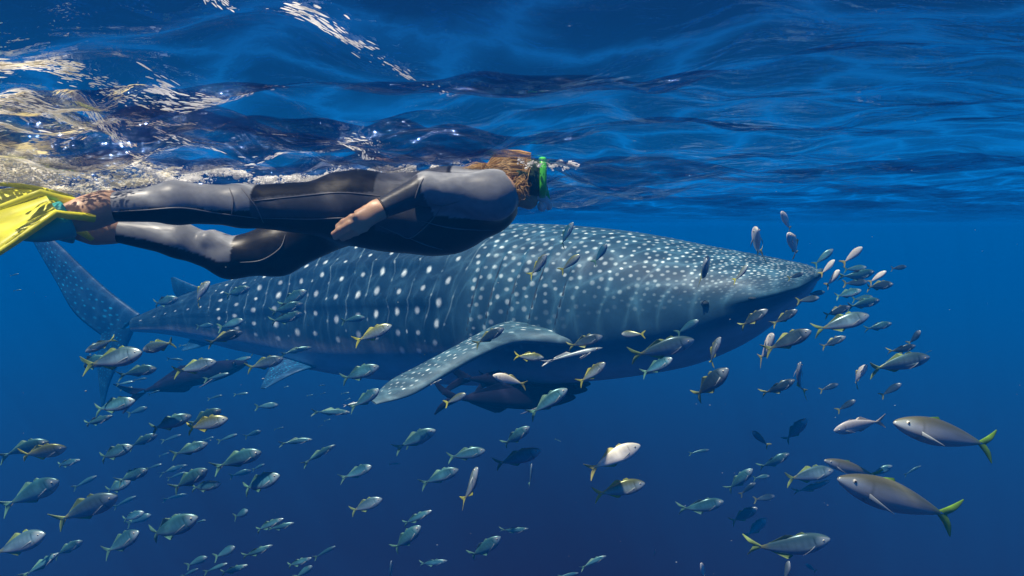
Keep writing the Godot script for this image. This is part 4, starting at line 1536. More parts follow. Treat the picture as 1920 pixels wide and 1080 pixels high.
	fish("slim", "teal", 0.10, true, Vector3(-4.912, -2.016, -10.158), Vector3(-5.130, -2.029, -10.182), -0.11, "slim_fish", "tiny dull fish alone in dark water right of the grey-gold jack", "fish", "slim fish schooling under the whale shark")
	fish("jack", "teal", 0.10, true, Vector3(-3.532, -2.039, -9.610), Vector3(-3.792, -2.037, -9.600), 0.04, "jack_fish", "faded blue oval fish above the silver jack under the spotted flank", "fish", "jacks schooling around the whale shark")
	fish("slim", "teal", 0.10, true, Vector3(-4.510, -2.028, -9.036), Vector3(-4.726, -2.007, -9.044), 0.20, "slim_fish", "faint thin fish left of the bright-headed jack's nose, under the shark's tail stalk", "fish", "slim fish schooling under the whale shark")
	fish("slim", "teal", 0.10, true, Vector3(-4.399, -2.028, -7.919), Vector3(-4.545, -2.050, -7.901), 0.10, "slim_fish", "small fish at the dark fish's tail, just below the green-backed jack", "fish", "slim fish schooling under the whale shark")
	fish("slim", "teal", 0.10, true, Vector3(-4.235, -1.936, -7.351), Vector3(-4.415, -1.970, -7.339), -0.19, "slim_fish", "small teal fish left of the dark fish's tail, upper of two", "fish", "slim fish schooling under the whale shark")
	fish("slim", "teal", 0.10, true, Vector3(-4.568, -2.135, -7.901), Vector3(-4.722, -2.166, -7.919), -0.02, "slim_fish", "small teal fish left of the dark fish's tail, lower of two", "fish", "slim fish schooling under the whale shark")
	fish("slim", "teal", 0.10, true, Vector3(-3.645, -1.902, -6.788), Vector3(-3.754, -1.937, -6.772), 0.20, "slim_fish", "tiny bright teal fish under the tail end of the dark fish", "fish", "slim fish schooling under the whale shark")
	fish("jack", "teal", -0.12, false, Vector3(-2.012, -1.151, -3.497), Vector3(-2.244, -1.207, -3.509), -0.24, "jack_fish", "teal jack with bright pointed nose beside the faint lower lobe of the shark's tail", "fish", "jacks schooling around the whale shark")
	fish("slim", "teal", -0.30, false, Vector3(-2.683, -1.487, -4.393), Vector3(-2.920, -1.572, -4.421), 0.14, "slim_fish", "slim blue fish with curved tail just below the bright-nosed teal jack at left", "fish", "slim fish schooling under the whale shark")
	fish("jack", "teal", 0.10, true, Vector3(-5.037, -2.694, -9.044), Vector3(-5.303, -2.783, -9.036), 0.06, "jack_fish", "faded blue fish right of the slim fish below the bright-nosed teal jack", "fish", "jacks schooling around the whale shark")
	fish("slim", "teal", 0.10, true, Vector3(-3.743, -2.376, -8.467), Vector3(-3.932, -2.429, -8.483), 0.06, "slim_fish", "small blue fish alone below the light blue fish near the dark fish", "fish", "slim fish schooling under the whale shark")
	fish("slim", "teal", 0.10, true, Vector3(-3.403, -2.347, -8.465), Vector3(-3.592, -2.374, -8.485), -0.18, "slim_fish", "small thin fish below the far fin of the shark, left side", "fish", "slim fish schooling under the whale shark")
	fish("jack", "teal", 0.10, true, Vector3(-2.503, -2.113, -7.010), Vector3(-2.740, -2.134, -7.002), -0.08, "jack_fish", "blue fish with dark tail level with the pectoral fin tip, well to its left", "fish", "jacks schooling around the whale shark")
	fish("jack", "teal", -0.24, false, Vector3(-1.764, -1.261, -3.596), Vector3(-1.980, -1.335, -3.564), -0.07, "jack_fish", "blue jack with pale forked tail left neighbour of an overlapping pair below the shark's tail", "fish", "jacks schooling around the whale shark")
	fish("jack", "teal", 0.06, false, Vector3(-1.699, -1.290, -3.822), Vector3(-1.903, -1.388, -3.862), 0.24, "jack_fish", "bright-headed blue jack upper one of the overlapping pair below the shark's tail", "fish", "jacks schooling around the whale shark")
	fish("jack", "olive", -0.24, false, Vector3(-1.557, -1.275, -3.583), Vector3(-1.793, -1.333, -3.577), -0.19, "jack_fish", "olive jack with yellow tail lower one of the overlapping pair below the shark's tail", "fish", "jacks schooling around the whale shark")
	fish("slim", "teal", 0.10, true, Vector3(-7.508, -1.160, -10.178), Vector3(-7.620, -1.175, -10.162), 0.05, "slim_fish", "tiny pale fish far left in open water beneath the swimming fin, lower of two", "fish", "slim fish schooling under the whale shark")
	fish("slim", "teal", 0.10, true, Vector3(-7.529, -0.914, -10.162), Vector3(-7.666, -0.948, -10.178), 0.02, "slim_fish", "tiny pale fish far left in open water beneath the swimming fin, upper of two", "fish", "slim fish schooling under the whale shark")
	fish("jack", "olive", -0.12, false, Vector3(-2.408, -1.415, -3.517), Vector3(-2.669, -1.470, -3.523), 0.25, "jack_fish", "green-backed fish in front of its blue twin near the left edge", "fish", "jacks schooling around the whale shark")
	fish("jack", "teal", 0.34, false, Vector3(-2.570, -1.414, -3.615), Vector3(-2.813, -1.476, -3.617), 0.25, "jack_fish", "blue fish behind the green-backed fish near the left edge", "fish", "jacks schooling around the whale shark")
	fish("slim", "teal", -0.30, false, Vector3(-4.109, -2.426, -6.185), Vector3(-4.415, -2.521, -6.245), -0.01, "slim_fish", "dull violet-blue fish right below the green-backed fish near the left edge", "fish", "slim fish schooling under the whale shark")
	fish("jack", "teal", -0.36, false, Vector3(-2.109, -1.440, -3.619), Vector3(-2.314, -1.517, -3.613), -0.14, "jack_fish", "teal jack with dark bars nose touching the tail of a faded fish at lower left", "fish", "jacks schooling around the whale shark")
	fish("jack", "teal", 0.24, false, Vector3(-3.076, -2.014, -5.652), Vector3(-3.305, -2.108, -5.648), 0.19, "jack_fish", "faded blue fish whose tail meets the barred teal jack's nose", "fish", "jacks schooling around the whale shark")
	fish("slim", "teal", 0.10, true, Vector3(-4.867, -3.251, -9.591), Vector3(-5.161, -3.357, -9.619), -0.16, "slim_fish", "very faint fish below the blue jack with the pale forked tail", "fish", "slim fish schooling under the whale shark")
	fish("jack", "teal", 0.14, false, Vector3(-1.904, -1.574, -4.076), Vector3(-2.112, -1.641, -4.060), -0.15, "jack_fish", "teal jack with dark green tail centre of the lower left school, below the overlapping pair", "fish", "jacks schooling around the whale shark")
	fish("slim", "teal", 0.10, true, Vector3(-4.391, -3.290, -9.612), Vector3(-4.560, -3.342, -9.598), -0.18, "slim_fish", "faint small fish touching the top of the teal jack with dark green tail", "fish", "slim fish schooling under the whale shark")
	fish("slim", "teal", 0.10, true, Vector3(-2.847, -2.355, -6.756), Vector3(-3.065, -2.445, -6.804), 0.03, "slim_fish", "thin bright blue fish above and right of the teal jack with dark green tail", "fish", "slim fish schooling under the whale shark")
	fish("jack", "teal", 0.10, true, Vector3(-2.775, -2.464, -7.219), Vector3(-2.965, -2.533, -7.245), 0.23, "jack_fish", "small blue fish right of the thin bright blue fish at lower left", "fish", "jacks schooling around the whale shark")
	fish("jack", "teal", 0.24, false, Vector3(-1.359, -1.442, -3.526), Vector3(-1.615, -1.533, -3.574), 0.12, "jack_fish", "barred bright blue jack with green tail large, right of centre in lower left school", "fish", "jacks schooling around the whale shark")
	fish("slim", "teal", 0.10, true, Vector3(-3.655, -2.682, -6.780), Vector3(-3.818, -2.734, -6.780), -0.03, "slim_fish", "thin blue fish touching the nose of a plump blue jack at lower left", "fish", "slim fish schooling under the whale shark")
	fish("jack", "teal", 0.14, false, Vector3(-2.523, -1.900, -4.492), Vector3(-2.753, -1.994, -4.548), 0.20, "jack_fish", "plump blue jack with shining cheek behind the thin blue fish at lower left", "fish", "jacks schooling around the whale shark")
	fish("jack", "teal", -0.12, false, Vector3(-2.778, -2.067, -4.719), Vector3(-3.004, -2.170, -4.773), -0.10, "jack_fish", "blue jack just below the plump shining-cheeked jack at lower left", "fish", "jacks schooling around the whale shark")
	fish("slim", "teal", 0.10, true, Vector3(-4.326, -2.800, -6.757), Vector3(-4.598, -2.944, -6.803), 0.16, "slim_fish", "dim violet-blue fish between the left edge jack and the plump blue jack", "fish", "slim fish schooling under the whale shark")
	fish("jack", "teal", 0.24, false, Vector3(-2.438, -1.588, -3.487), Vector3(-2.759, -1.737, -3.553), 0.15, "jack_fish", "long silver-blue fish rising alone near the left edge, above the big yellow-nosed fish", "fish", "jacks schooling around the whale shark")
	fish("big", "silver", 0.06, false, Vector3(-2.060, -1.626, -3.377), Vector3(-2.409, -1.779, -3.423), 0.23, "jack_fish", "big teal fish with yellowish nose and large tail lower left of the picture", "fish", "jacks schooling around the whale shark")
	fish("slim", "teal", 0.10, true, Vector3(-4.590, -3.488, -7.901), Vector3(-4.875, -3.630, -7.919), 0.23, "slim_fish", "dim fish just right of the big teal fish's nose", "fish", "slim fish schooling under the whale shark")
	fish("slim", "teal", 0.10, true, Vector3(-5.661, -3.915, -10.731), Vector3(-5.826, -3.972, -10.739), -0.05, "slim_fish", "barely visible fish left of the teal jack with dark green tail", "fish", "slim fish schooling under the whale shark")
	fish("slim", "teal", 0.30, false, Vector3(-5.078, -3.918, -10.163), Vector3(-5.483, -4.035, -10.177), 0.08, "slim_fish", "barely visible slim fish below the teal jack with dark green tail", "fish", "slim fish schooling under the whale shark")
	fish("slim", "teal", 0.10, true, Vector3(-4.829, -3.828, -9.623), Vector3(-5.091, -3.912, -9.587), 0.09, "slim_fish", "faint teal fish left of the steep green-tailed fish at lower left", "fish", "slim fish schooling under the whale shark")
	fish("jack", "teal", 0.06, false, Vector3(-1.790, -1.645, -3.812), Vector3(-2.020, -1.782, -3.872), 0.21, "jack_fish", "steep blue fish with dark green tail middle of the lower left school", "fish", "jacks schooling around the whale shark")
	fish("jack", "teal", -0.36, false, Vector3(-2.034, -2.013, -4.529), Vector3(-2.250, -2.048, -4.511), -0.14, "jack_fish", "level teal jack with bent head right below the steep blue fish at lower left", "fish", "jacks schooling around the whale shark")
	fish("jack", "teal", 0.10, true, Vector3(-2.998, -3.007, -7.470), Vector3(-3.235, -3.061, -7.446), 0.19, "jack_fish", "dim teal fish beneath the barred bright blue jack", "fish", "jacks schooling around the whale shark")
	fish("slim", "teal", 0.10, true, Vector3(-5.112, -4.395, -10.191), Vector3(-5.471, -4.464, -10.149), 0.19, "slim_fish", "barely visible fish under the level teal jack, left one", "fish", "slim fish schooling under the whale shark")
	fish("jack", "teal", -0.24, false, Vector3(-1.271, -1.582, -3.550), Vector3(-1.518, -1.693, -3.610), -0.17, "jack_fish", "silver-headed jack with green tail below right of the barred bright blue jack", "fish", "jacks schooling around the whale shark")
	fish("slim", "teal", 0.10, true, Vector3(-2.783, -2.870, -7.301), Vector3(-2.947, -2.964, -7.389), 0.21, "slim_fish", "small bright fish right of the barred bright blue jack's belly", "fish", "slim fish schooling under the whale shark")
	fish("jack", "teal", -0.36, false, Vector3(-3.865, -3.202, -6.782), Vector3(-4.125, -3.299, -6.778), -0.23, "jack_fish", "dim blue fish upper one of a blurred pair right of the big teal fish", "fish", "jacks schooling around the whale shark")
	fish("jack", "teal", 0.10, true, Vector3(-4.169, -3.527, -7.454), Vector3(-4.450, -3.639, -7.462), 0.03, "jack_fish", "dim blue fish lower one of a blurred pair right of the big teal fish", "fish", "jacks schooling around the whale shark")
	fish("jack", "teal", -0.36, false, Vector3(-1.678, -1.772, -3.447), Vector3(-1.992, -1.912, -3.473), -0.07, "jack_fish", "large barred blue jack with shining eye bottom left school, tail wide open", "fish", "jacks schooling around the whale shark")
	fish("jack", "teal", 0.10, true, Vector3(-2.071, -2.032, -4.063), Vector3(-2.192, -2.074, -4.073), 0.20, "jack_fish", "blue fish hidden behind the back of the large barred shining-eyed jack", "fish", "jacks schooling around the whale shark")
	fish("slim", "teal", 0.10, true, Vector3(-2.682, -2.781, -5.653), Vector3(-2.783, -2.803, -5.647), 0.16, "slim_fish", "small dim fish ahead of the large barred shining-eyed jack's nose", "fish", "slim fish schooling under the whale shark")
	fish("jack", "teal", 0.10, true, Vector3(-2.197, -2.570, -5.368), Vector3(-2.349, -2.675, -5.480), -0.02, "jack_fish", "short round blue fish alone, right of the large barred shining-eyed jack", "fish", "jacks schooling around the whale shark")
	fish("jack", "teal", 0.06, false, Vector3(-2.205, -2.022, -3.804), Vector3(-2.452, -2.185, -3.880), -0.13, "jack_fish", "rising slim-tailed teal fish left of the large barred shining-eyed jack", "fish", "jacks schooling around the whale shark")
	fish("big", "silver", 0.06, false, Vector3(-2.468, -1.846, -3.404), Vector3(-2.788, -1.981, -3.456), -0.20, "jack_fish", "large green-backed fish cut by the left edge near the bottom", "fish", "jacks schooling around the whale shark")
	fish("jack", "teal", 0.14, false, Vector3(-2.720, -2.206, -4.070), Vector3(-2.892, -2.296, -4.066), 0.15, "jack_fish", "blue fish nose end of a head-to-tail pair at bottom left", "fish", "jacks schooling around the whale shark")
	fish("slim", "teal", 0.30, false, Vector3(-2.546, -2.051, -3.601), Vector3(-2.743, -2.186, -3.631), -0.04, "slim_fish", "dim violet-blue fish tail end of a head-to-tail pair at bottom left", "fish", "slim fish schooling under the whale shark")
	fish("jack", "teal", 0.10, true, Vector3(-2.325, -2.896, -5.392), Vector3(-2.520, -3.022, -5.456), -0.22, "jack_fish", "bright-nosed small blue jack top of the bottom edge cluster", "fish", "jacks schooling around the whale shark")
	fish("jack", "teal", 0.10, true, Vector3(-2.568, -2.992, -5.406), Vector3(-2.757, -3.086, -5.442), 0.07, "jack_fish", "bright blue small jack left side of the bottom edge cluster", "fish", "jacks schooling around the whale shark")
	fish("slim", "teal", 0.10, true, Vector3(-2.202, -2.817, -4.961), Vector3(-2.389, -2.898, -4.983), -0.04, "slim_fish", "slim green-blue fish middle of the bottom edge cluster", "fish", "slim fish schooling under the whale shark")
	fish("slim", "teal", -0.30, false, Vector3(-1.860, -2.595, -4.511), Vector3(-2.078, -2.683, -4.529), -0.06, "slim_fish", "slim fish with shining head lower right of the bottom edge cluster", "fish", "slim fish schooling under the whale shark")
	fish("slim", "teal", -0.30, false, Vector3(-1.518, -2.238, -4.079), Vector3(-1.715, -2.316, -4.057), -0.09, "slim_fish", "slim blue fish with a white nose right of the bottom edge cluster", "fish", "slim fish schooling under the whale shark")
	fish("slim", "teal", 0.10, true, Vector3(-2.765, -3.219, -5.642), Vector3(-2.917, -3.297, -5.658), 0.02, "slim_fish", "thin arched fish cut by the bottom edge at the left of its cluster", "fish", "slim fish schooling under the whale shark")
	fish("slim", "teal", -0.30, false, Vector3(-1.517, -2.154, -4.281), Vector3(-1.732, -2.257, -4.307), -0.25, "slim_fish", "slim teal fish upper of two parallel ones above the bottom edge", "fish", "slim fish schooling under the whale shark")
	fish("slim", "teal", -0.30, false, Vector3(-1.682, -2.499, -4.978), Vector3(-1.894, -2.562, -4.966), -0.01, "slim_fish", "slim blue fish lower of two parallel ones above the bottom edge", "fish", "slim fish schooling under the whale shark")
	fish("slim", "teal", 0.30, false, Vector3(-1.521, -1.836, -4.965), Vector3(-1.754, -1.862, -4.979), 0.01, "slim_fish", "thin level greenish fish below the shark's pectoral tip, pointing at a slim rising fish", "fish", "slim fish schooling under the whale shark")
	fish("slim", "teal", 0.30, false, Vector3(-1.103, -1.582, -4.067), Vector3(-1.297, -1.688, -4.069), 0.17, "slim_fish", "thin rising fish with split tail below the shark's pectoral fin tip", "fish", "slim fish schooling under the whale shark")
	fish("jack", "teal", 0.34, false, Vector3(-1.067, -2.035, -4.936), Vector3(-1.290, -2.150, -5.008), -0.16, "jack_fish", "bright-headed blue fish with dim tail alone in open water below the pectoral tip", "fish", "jacks schooling around the whale shark")
	fish("slim", "teal", 0.10, true, Vector3(-1.364, -3.080, -7.903), Vector3(-1.496, -3.092, -7.917), 0.09, "slim_fish", "tiny blue fish right of the bright-headed fish in open water", "fish", "slim fish schooling under the whale shark")
	fish("jack", "teal", 0.10, true, Vector3(-0.674, -1.897, -5.180), Vector3(-0.847, -1.965, -5.216), 0.02, "jack_fish", "small blue jack tucked under a larger teal jack below the pectoral fin", "fish", "jacks schooling around the whale shark")
	fish("jack", "teal", 0.34, false, Vector3(-0.474, -1.482, -4.052), Vector3(-0.713, -1.597, -4.084), 0.00, "jack_fish", "teal jack with drooping tail above its small blue companion below the pectoral fin", "fish", "jacks schooling around the whale shark")
	fish("jack", "teal", 0.06, false, Vector3(-0.157, -1.539, -3.838), Vector3(-0.373, -1.586, -3.846), -0.18, "jack_fish", "light teal jack with pale tail middle of three jacks below the dark fish group", "fish", "jacks schooling around the whale shark")
	fish("jack", "teal", 0.24, false, Vector3(-0.324, -1.692, -3.939), Vector3(-0.543, -1.788, -3.971), -0.08, "jack_fish", "dark teal jack with white tail edge left of the vertical olive fish", "fish", "jacks schooling around the whale shark")
	fish("jack", "olive", 0.14, false, Vector3(-0.187, -1.538, -3.547), Vector3(-0.259, -1.790, -3.685), -0.18, "jack_fish", "olive fish swimming steeply upward between two jacks in the lower centre", "fish", "jacks schooling around the whale shark")
	fish("jack", "silver", -0.12, false, Vector3(-0.949, -2.205, -4.731), Vector3(-1.193, -2.319, -4.761), -0.15, "jack_fish", "dim teal jack with faint body alone at lower centre left", "fish", "jacks schooling around the whale shark")
	fish("slim", "teal", -0.30, false, Vector3(-0.530, -2.096, -4.274), Vector3(-0.743, -2.216, -4.314), -0.21, "slim_fish", "slim arched fish just above the bright teal rising jack at lower centre", "fish", "slim fish schooling under the whale shark")
	fish("jack", "teal", -0.12, false, Vector3(-0.509, -1.890, -3.594), Vector3(-0.674, -2.054, -3.638), 0.08, "jack_fish", "bright teal rising jack below the slim arched fish at lower centre", "fish", "jacks schooling around the whale shark")
	fish("jack", "teal", -0.36, false, Vector3(-0.063, -1.956, -3.603), Vector3(-0.242, -2.106, -3.629), 0.05, "jack_fish", "green-backed rising jack at lower centre, right of a faint slim fish", "fish", "jacks schooling around the whale shark")
	fish("slim", "teal", 0.10, true, Vector3(-1.423, -2.791, -5.189), Vector3(-1.603, -2.895, -5.207), 0.15, "slim_fish", "slim blue fish whose tail crosses another's head near the bottom edge", "fish", "slim fish schooling under the whale shark")
	fish("slim", "teal", -0.30, false, Vector3(-1.546, -2.769, -4.952), Vector3(-1.768, -2.867, -4.992), -0.17, "slim_fish", "slim dim blue fish whose nose meets a tail near the bottom edge", "fish", "slim fish schooling under the whale shark")
	fish("jack", "teal", 0.10, true, Vector3(-1.544, -2.836, -4.956), Vector3(-1.686, -2.944, -4.988), 0.08, "jack_fish", "blue jack cut by the bottom edge left of centre", "fish", "jacks schooling around the whale shark")
	fish("slim", "teal", 0.10, true, Vector3(-0.841, -2.543, -4.470), Vector3(-0.870, -2.749, -4.570), 0.13, "slim_fish", "upright slim teal fish cut by the bottom edge at centre", "fish", "slim fish schooling under the whale shark")
	fish("slim", "teal", -0.30, false, Vector3(-0.738, -4.012, -7.323), Vector3(-1.074, -4.092, -7.367), -0.16, "slim_fish", "faint violet slim fish near the bottom edge, left of the green-backed rising jack", "fish", "slim fish schooling under the whale shark")
	fish("slim", "teal", -0.30, false, Vector3(0.151, -2.963, -5.877), Vector3(-0.107, -2.997, -5.875), 0.06, "slim_fish", "faint level slim fish just above the green-backed rising jack's nose", "fish", "slim fish schooling under the whale shark")
	fish("jack", "teal", 0.10, true, Vector3(-1.075, -0.883, -4.851), Vector3(-1.248, -0.913, -4.867), 0.18, "jack_fish", "plain blue jack on the spotted flank, behind the yellow-tailed barred jack", "fish", "jacks schooling around the whale shark")
	fish("jack", "olive", 0.14, false, Vector3(-0.696, -0.795, -3.836), Vector3(-0.908, -0.891, -3.848), -0.13, "jack_fish", "pale barred jack with bright yellow tail on the lower edge of the spotted flank", "fish", "jacks schooling around the whale shark")
	fish("jack", "teal", -0.12, false, Vector3(-0.772, -1.034, -3.825), Vector3(-1.003, -1.121, -3.859), -0.07, "jack_fish", "silver-headed jack with yellow tail under the belly, left of the pectoral fin", "fish", "jacks schooling around the whale shark")
	fish("jack", "dark", 0.14, false, Vector3(-0.048, -0.827, -3.948), Vector3(-0.218, -0.926, -3.962), 0.06, "jack_fish", "dark blue jack with yellow tail on the upper part of the spotted pectoral fin", "fish", "jacks schooling around the whale shark")
	fish("jack", "teal", 0.34, false, Vector3(-0.795, -1.194, -3.925), Vector3(-0.959, -1.318, -3.985), -0.05, "jack_fish", "teal jack overlapping the pale tip of the pectoral fin", "fish", "jacks schooling around the whale shark")
	fish("slim", "teal", 0.30, false, Vector3(-1.174, -1.565, -4.750), Vector3(-1.432, -1.555, -4.742), -0.11, "slim_fish", "thin dull fish just below the pectoral fin tip, level", "fish", "slim fish schooling under the whale shark")
	fish("slim", "teal", 0.10, true, Vector3(-2.626, -2.148, -9.044), Vector3(-2.932, -2.139, -9.036), -0.12, "slim_fish", "faint blue slim fish under the belly near the shark's pelvic fin", "fish", "slim fish schooling under the whale shark")
	fish("slim", "teal", 0.10, true, Vector3(-2.963, -2.799, -8.468), Vector3(-3.087, -2.832, -8.482), 0.10, "slim_fish", "tiny dim fish far below the shark's pelvic fin", "fish", "slim fish schooling under the whale shark")
	fish("jack", "olive", -0.12, false, Vector3(0.170, -0.921, -3.501), Vector3(0.017, -0.913, -3.505), -0.05, "jack_fish", "yellow-backed jack with arched profile behind the pale blue suckerfish's tail", "fish", "jacks schooling around the whale shark")
	fish("jack", "dark", -0.36, false, Vector3(0.480, -0.803, -3.495), Vector3(0.301, -0.862, -3.505), -0.17, "jack_fish", "dark-bodied silver-headed jack just above the pale blue suckerfish", "fish", "jacks schooling around the whale shark")
	fish("jack", "olive", 0.10, true, Vector3(0.569, -0.782, -3.436), Vector3(0.671, -0.773, -3.364), 0.21, "jack_fish", "round yellow-backed jack facing left on the pale throat of the shark", "fish", "jacks schooling around the whale shark")
	fish("big", "silver", -0.12, false, Vector3(0.742, -0.688, -2.685), Vector3(0.497, -0.766, -2.715), 0.21, "jack_fish", "large blue-silver jack with yellow forked tail across the shark's throat", "fish", "jacks schooling around the whale shark")
	fish("jack", "teal", 0.06, false, Vector3(0.924, -0.980, -3.789), Vector3(0.778, -1.091, -3.895), -0.14, "jack_fish", "small blue jack with pale head right under the large jack on the shark's throat", "fish", "jacks schooling around the whale shark")
	fish("jack", "teal", 0.10, true, Vector3(1.062, -0.754, -3.764), Vector3(0.960, -0.842, -3.836), 0.14, "jack_fish", "teal small jack above the large jack on the shark's throat", "fish", "jacks schooling around the whale shark")
	fish("jack", "olive", -0.24, false, Vector3(1.063, -0.787, -3.365), Vector3(1.019, -0.939, -3.435), -0.22, "jack_fish", "steep olive-yellow jack right of the large jack on the shark's throat", "fish", "jacks schooling around the whale shark")
	fish("jack", "dark", -0.36, false, Vector3(1.305, -0.647, -3.379), Vector3(1.181, -0.741, -3.421), -0.17, "jack_fish", "dark jack with silver head below the shark's nostril", "fish", "jacks schooling around the whale shark")
	fish("jack", "dark", 0.24, false, Vector3(1.536, -0.672, -3.566), Vector3(1.436, -0.757, -3.634), 0.06, "jack_fish", "small grey jack right of the dark silver-headed jack, under the shark's jaw", "fish", "jacks schooling around the whale shark")
	fish("jack", "olive", 0.14, false, Vector3(0.541, -1.010, -3.811), Vector3(0.403, -1.140, -3.873), -0.12, "jack_fish", "yellow-green rising jack on the belly right of the suckerfish", "fish", "jacks schooling around the whale shark")
	fish("jack", "dark", -0.24, false, Vector3(0.935, -0.839, -2.840), Vector3(0.817, -1.001, -2.960), 0.13, "jack_fish", "dark jack with pale rounded back below the shark's throat in open water", "fish", "jacks schooling around the whale shark")
	fish("jack", "pale", -0.12, false, Vector3(-0.088, -0.906, -3.006), Vector3(0.063, -0.943, -2.994), -0.21, "jack_fish", "white deep-bodied jack facing left in front of the dark fish group under the belly", "fish", "jacks schooling around the whale shark")
	fish("jack", "teal", 0.24, false, Vector3(0.254, -0.968, -3.004), Vector3(0.083, -1.081, -2.996), -0.11, "jack_fish", "barred jack with pale head and yellow tail right end of the dark fish group", "fish", "jacks schooling around the whale shark")
	fish("jack", "olive", 0.10, true, Vector3(-0.283, -1.251, -4.047), Vector3(-0.413, -1.326, -4.089), -0.16, "jack_fish", "small yellow-green jack left end of the dark fish group", "fish", "jacks schooling around the whale shark")
	fish("jack", "teal", -0.24, false, Vector3(0.109, -1.458, -4.043), Vector3(-0.057, -1.601, -4.093), 0.19, "jack_fish", "teal jack with pale tail below the barred jack of the dark fish group", "fish", "jacks schooling around the whale shark")
	fish("jack", "teal", -0.12, false, Vector3(0.124, -1.185, -2.794), Vector3(-0.069, -1.258, -2.806), 0.10, "jack_fish", "dark jack with white tail edge above a small upright fish at centre", "fish", "jacks schooling around the whale shark")
	fish("slim", "teal", 0.10, true, Vector3(0.130, -1.771, -4.261), Vector3(0.125, -1.945, -4.327), 0.00, "slim_fish", "small upright pale fish right under the dark jack with white tail edge", "fish", "slim fish schooling under the whale shark")
	fish("jack", "pale", 0.34, false, Vector3(0.492, -1.064, -2.492), Vector3(0.299, -1.158, -2.508), -0.10, "jack_fish", "barred jack with white sunlit head open water below the shark, upper of two large ones", "fish", "jacks schooling around the whale shark")
	fish("jack", "olive", 0.06, false, Vector3(0.535, -1.256, -2.600), Vector3(0.335, -1.302, -2.600), -0.17, "jack_fish", "finely barred jack with yellow tail open water below the shark, lower of two large ones", "fish", "jacks schooling around the whale shark")
	fish("slim", "teal", 0.10, true, Vector3(2.054, -2.524, -6.769), Vector3(1.850, -2.572, -6.791), 0.01, "slim_fish", "small dim blue-nosed fish alone in open water right of the white-headed jack", "fish", "slim fish schooling under the whale shark")
	fish("jack", "teal", -0.12, false, Vector3(1.415, -1.643, -3.815), Vector3(1.292, -1.798, -3.869), 0.18, "jack_fish", "barred arched jack left of the small cluster at lower right", "fish", "jacks schooling around the whale shark")
	fish("jack", "teal", -0.36, false, Vector3(1.149, -1.710, -3.504), Vector3(0.921, -1.770, -3.502), -0.04, "jack_fish", "silver-cheeked jack with dark belly left below the barred arched jack at lower right", "fish", "jacks schooling around the whale shark")
	fish("jack", "teal", 0.24, false, Vector3(2.035, -2.544, -5.155), Vector3(1.922, -2.731, -5.241), -0.24, "jack_fish", "short rising blue jack above the large jack at the bottom right", "fish", "jacks schooling around the whale shark")
	fish("jack", "dark", -0.24, false, Vector3(2.303, -2.844, -6.057), Vector3(2.087, -3.030, -6.147), -0.21, "jack_fish", "dark dim jack left above the short rising blue jack", "fish", "jacks schooling around the whale shark")
	fish("jack", "dark", 0.10, true, Vector3(2.380, -2.704, -6.321), Vector3(2.232, -2.828, -6.335), 0.16, "jack_fish", "dark small jack below the barred arched jack at lower right", "fish", "jacks schooling around the whale shark")
	fish("jack", "dark", 0.10, true, Vector3(2.992, -3.263, -7.354), Vector3(2.744, -3.300, -7.336), -0.25, "jack_fish", "faint dark fish between the dark dim jack and the large green-tailed fish", "fish", "jacks schooling around the whale shark")
	fish("jack", "teal", 0.10, true, Vector3(2.512, -2.634, -6.319), Vector3(2.363, -2.667, -6.337), -0.16, "jack_fish", "small blue-cheeked fish right of the barred arched jack", "fish", "jacks schooling around the whale shark")
	fish("slim", "teal", 0.30, false, Vector3(0.731, -2.757, -4.962), Vector3(0.540, -2.853, -4.982), -0.08, "slim_fish", "thin strongly arched fish near the bottom edge right of centre", "fish", "slim fish schooling under the whale shark")
	fish("slim", "teal", 0.10, true, Vector3(0.519, -2.904, -4.979), Vector3(0.360, -2.927, -4.965), -0.20, "slim_fish", "slim fish at the bottom edge left of the strongly arched fish", "fish", "slim fish schooling under the whale shark")
	fish("slim", "teal", 0.10, true, Vector3(1.639, -3.882, -7.329), Vector3(1.629, -3.974, -7.361), -0.10, "slim_fish", "tiny upright blue fish alone near the bottom right of centre", "fish", "slim fish schooling under the whale shark")
	fish("jack", "pale", 0.10, true, Vector3(1.387, -2.684, -4.706), Vector3(1.450, -2.846, -4.786), 0.05, "jack_fish", "bright blue upright fish cut by the bottom edge, left of the large bottom right jack", "fish", "jacks schooling around the whale shark")
	fish("slim", "teal", 0.10, true, Vector3(0.595, -2.807, -7.901), Vector3(0.525, -2.779, -7.919), -0.12, "slim_fish", "tiny glinting fish alone in open water below the dark fish group", "fish", "slim fish schooling under the whale shark")
	fish("jack", "dark", 0.24, false, Vector3(1.286, -0.674, -2.839), Vector3(1.150, -0.777, -2.961), 0.05, "jack_fish", "big jack with pale forehead and dark lower half below the shark's snout", "fish", "jacks schooling around the whale shark")
	fish("jack", "pale", 0.06, false, Vector3(1.384, -0.794, -3.491), Vector3(1.406, -0.974, -3.709), 0.06, "jack_fish", "white-headed narrow jack behind the tail of the big pale-foreheaded jack", "fish", "jacks schooling around the whale shark")
	fish("jack", "dark", 0.10, true, Vector3(1.807, -0.640, -3.903), Vector3(1.670, -0.662, -3.897), -0.21, "jack_fish", "dark grey jack directly under the tip of the shark's jaw", "fish", "jacks schooling around the whale shark")
	fish("jack", "teal", 0.10, true, Vector3(2.133, -0.667, -4.525), Vector3(2.002, -0.681, -4.515), 0.19, "jack_fish", "small teal jack just under the tip of the snout, above a dark grey jack", "fish", "jacks schooling around the whale shark")
	fish("jack", "teal", 0.24, false, Vector3(2.375, -0.652, -4.516), Vector3(2.199, -0.700, -4.524), -0.23, "jack_fish", "teal jack in the snout school, right of the lowest white fish", "fish", "jacks schooling around the whale shark")
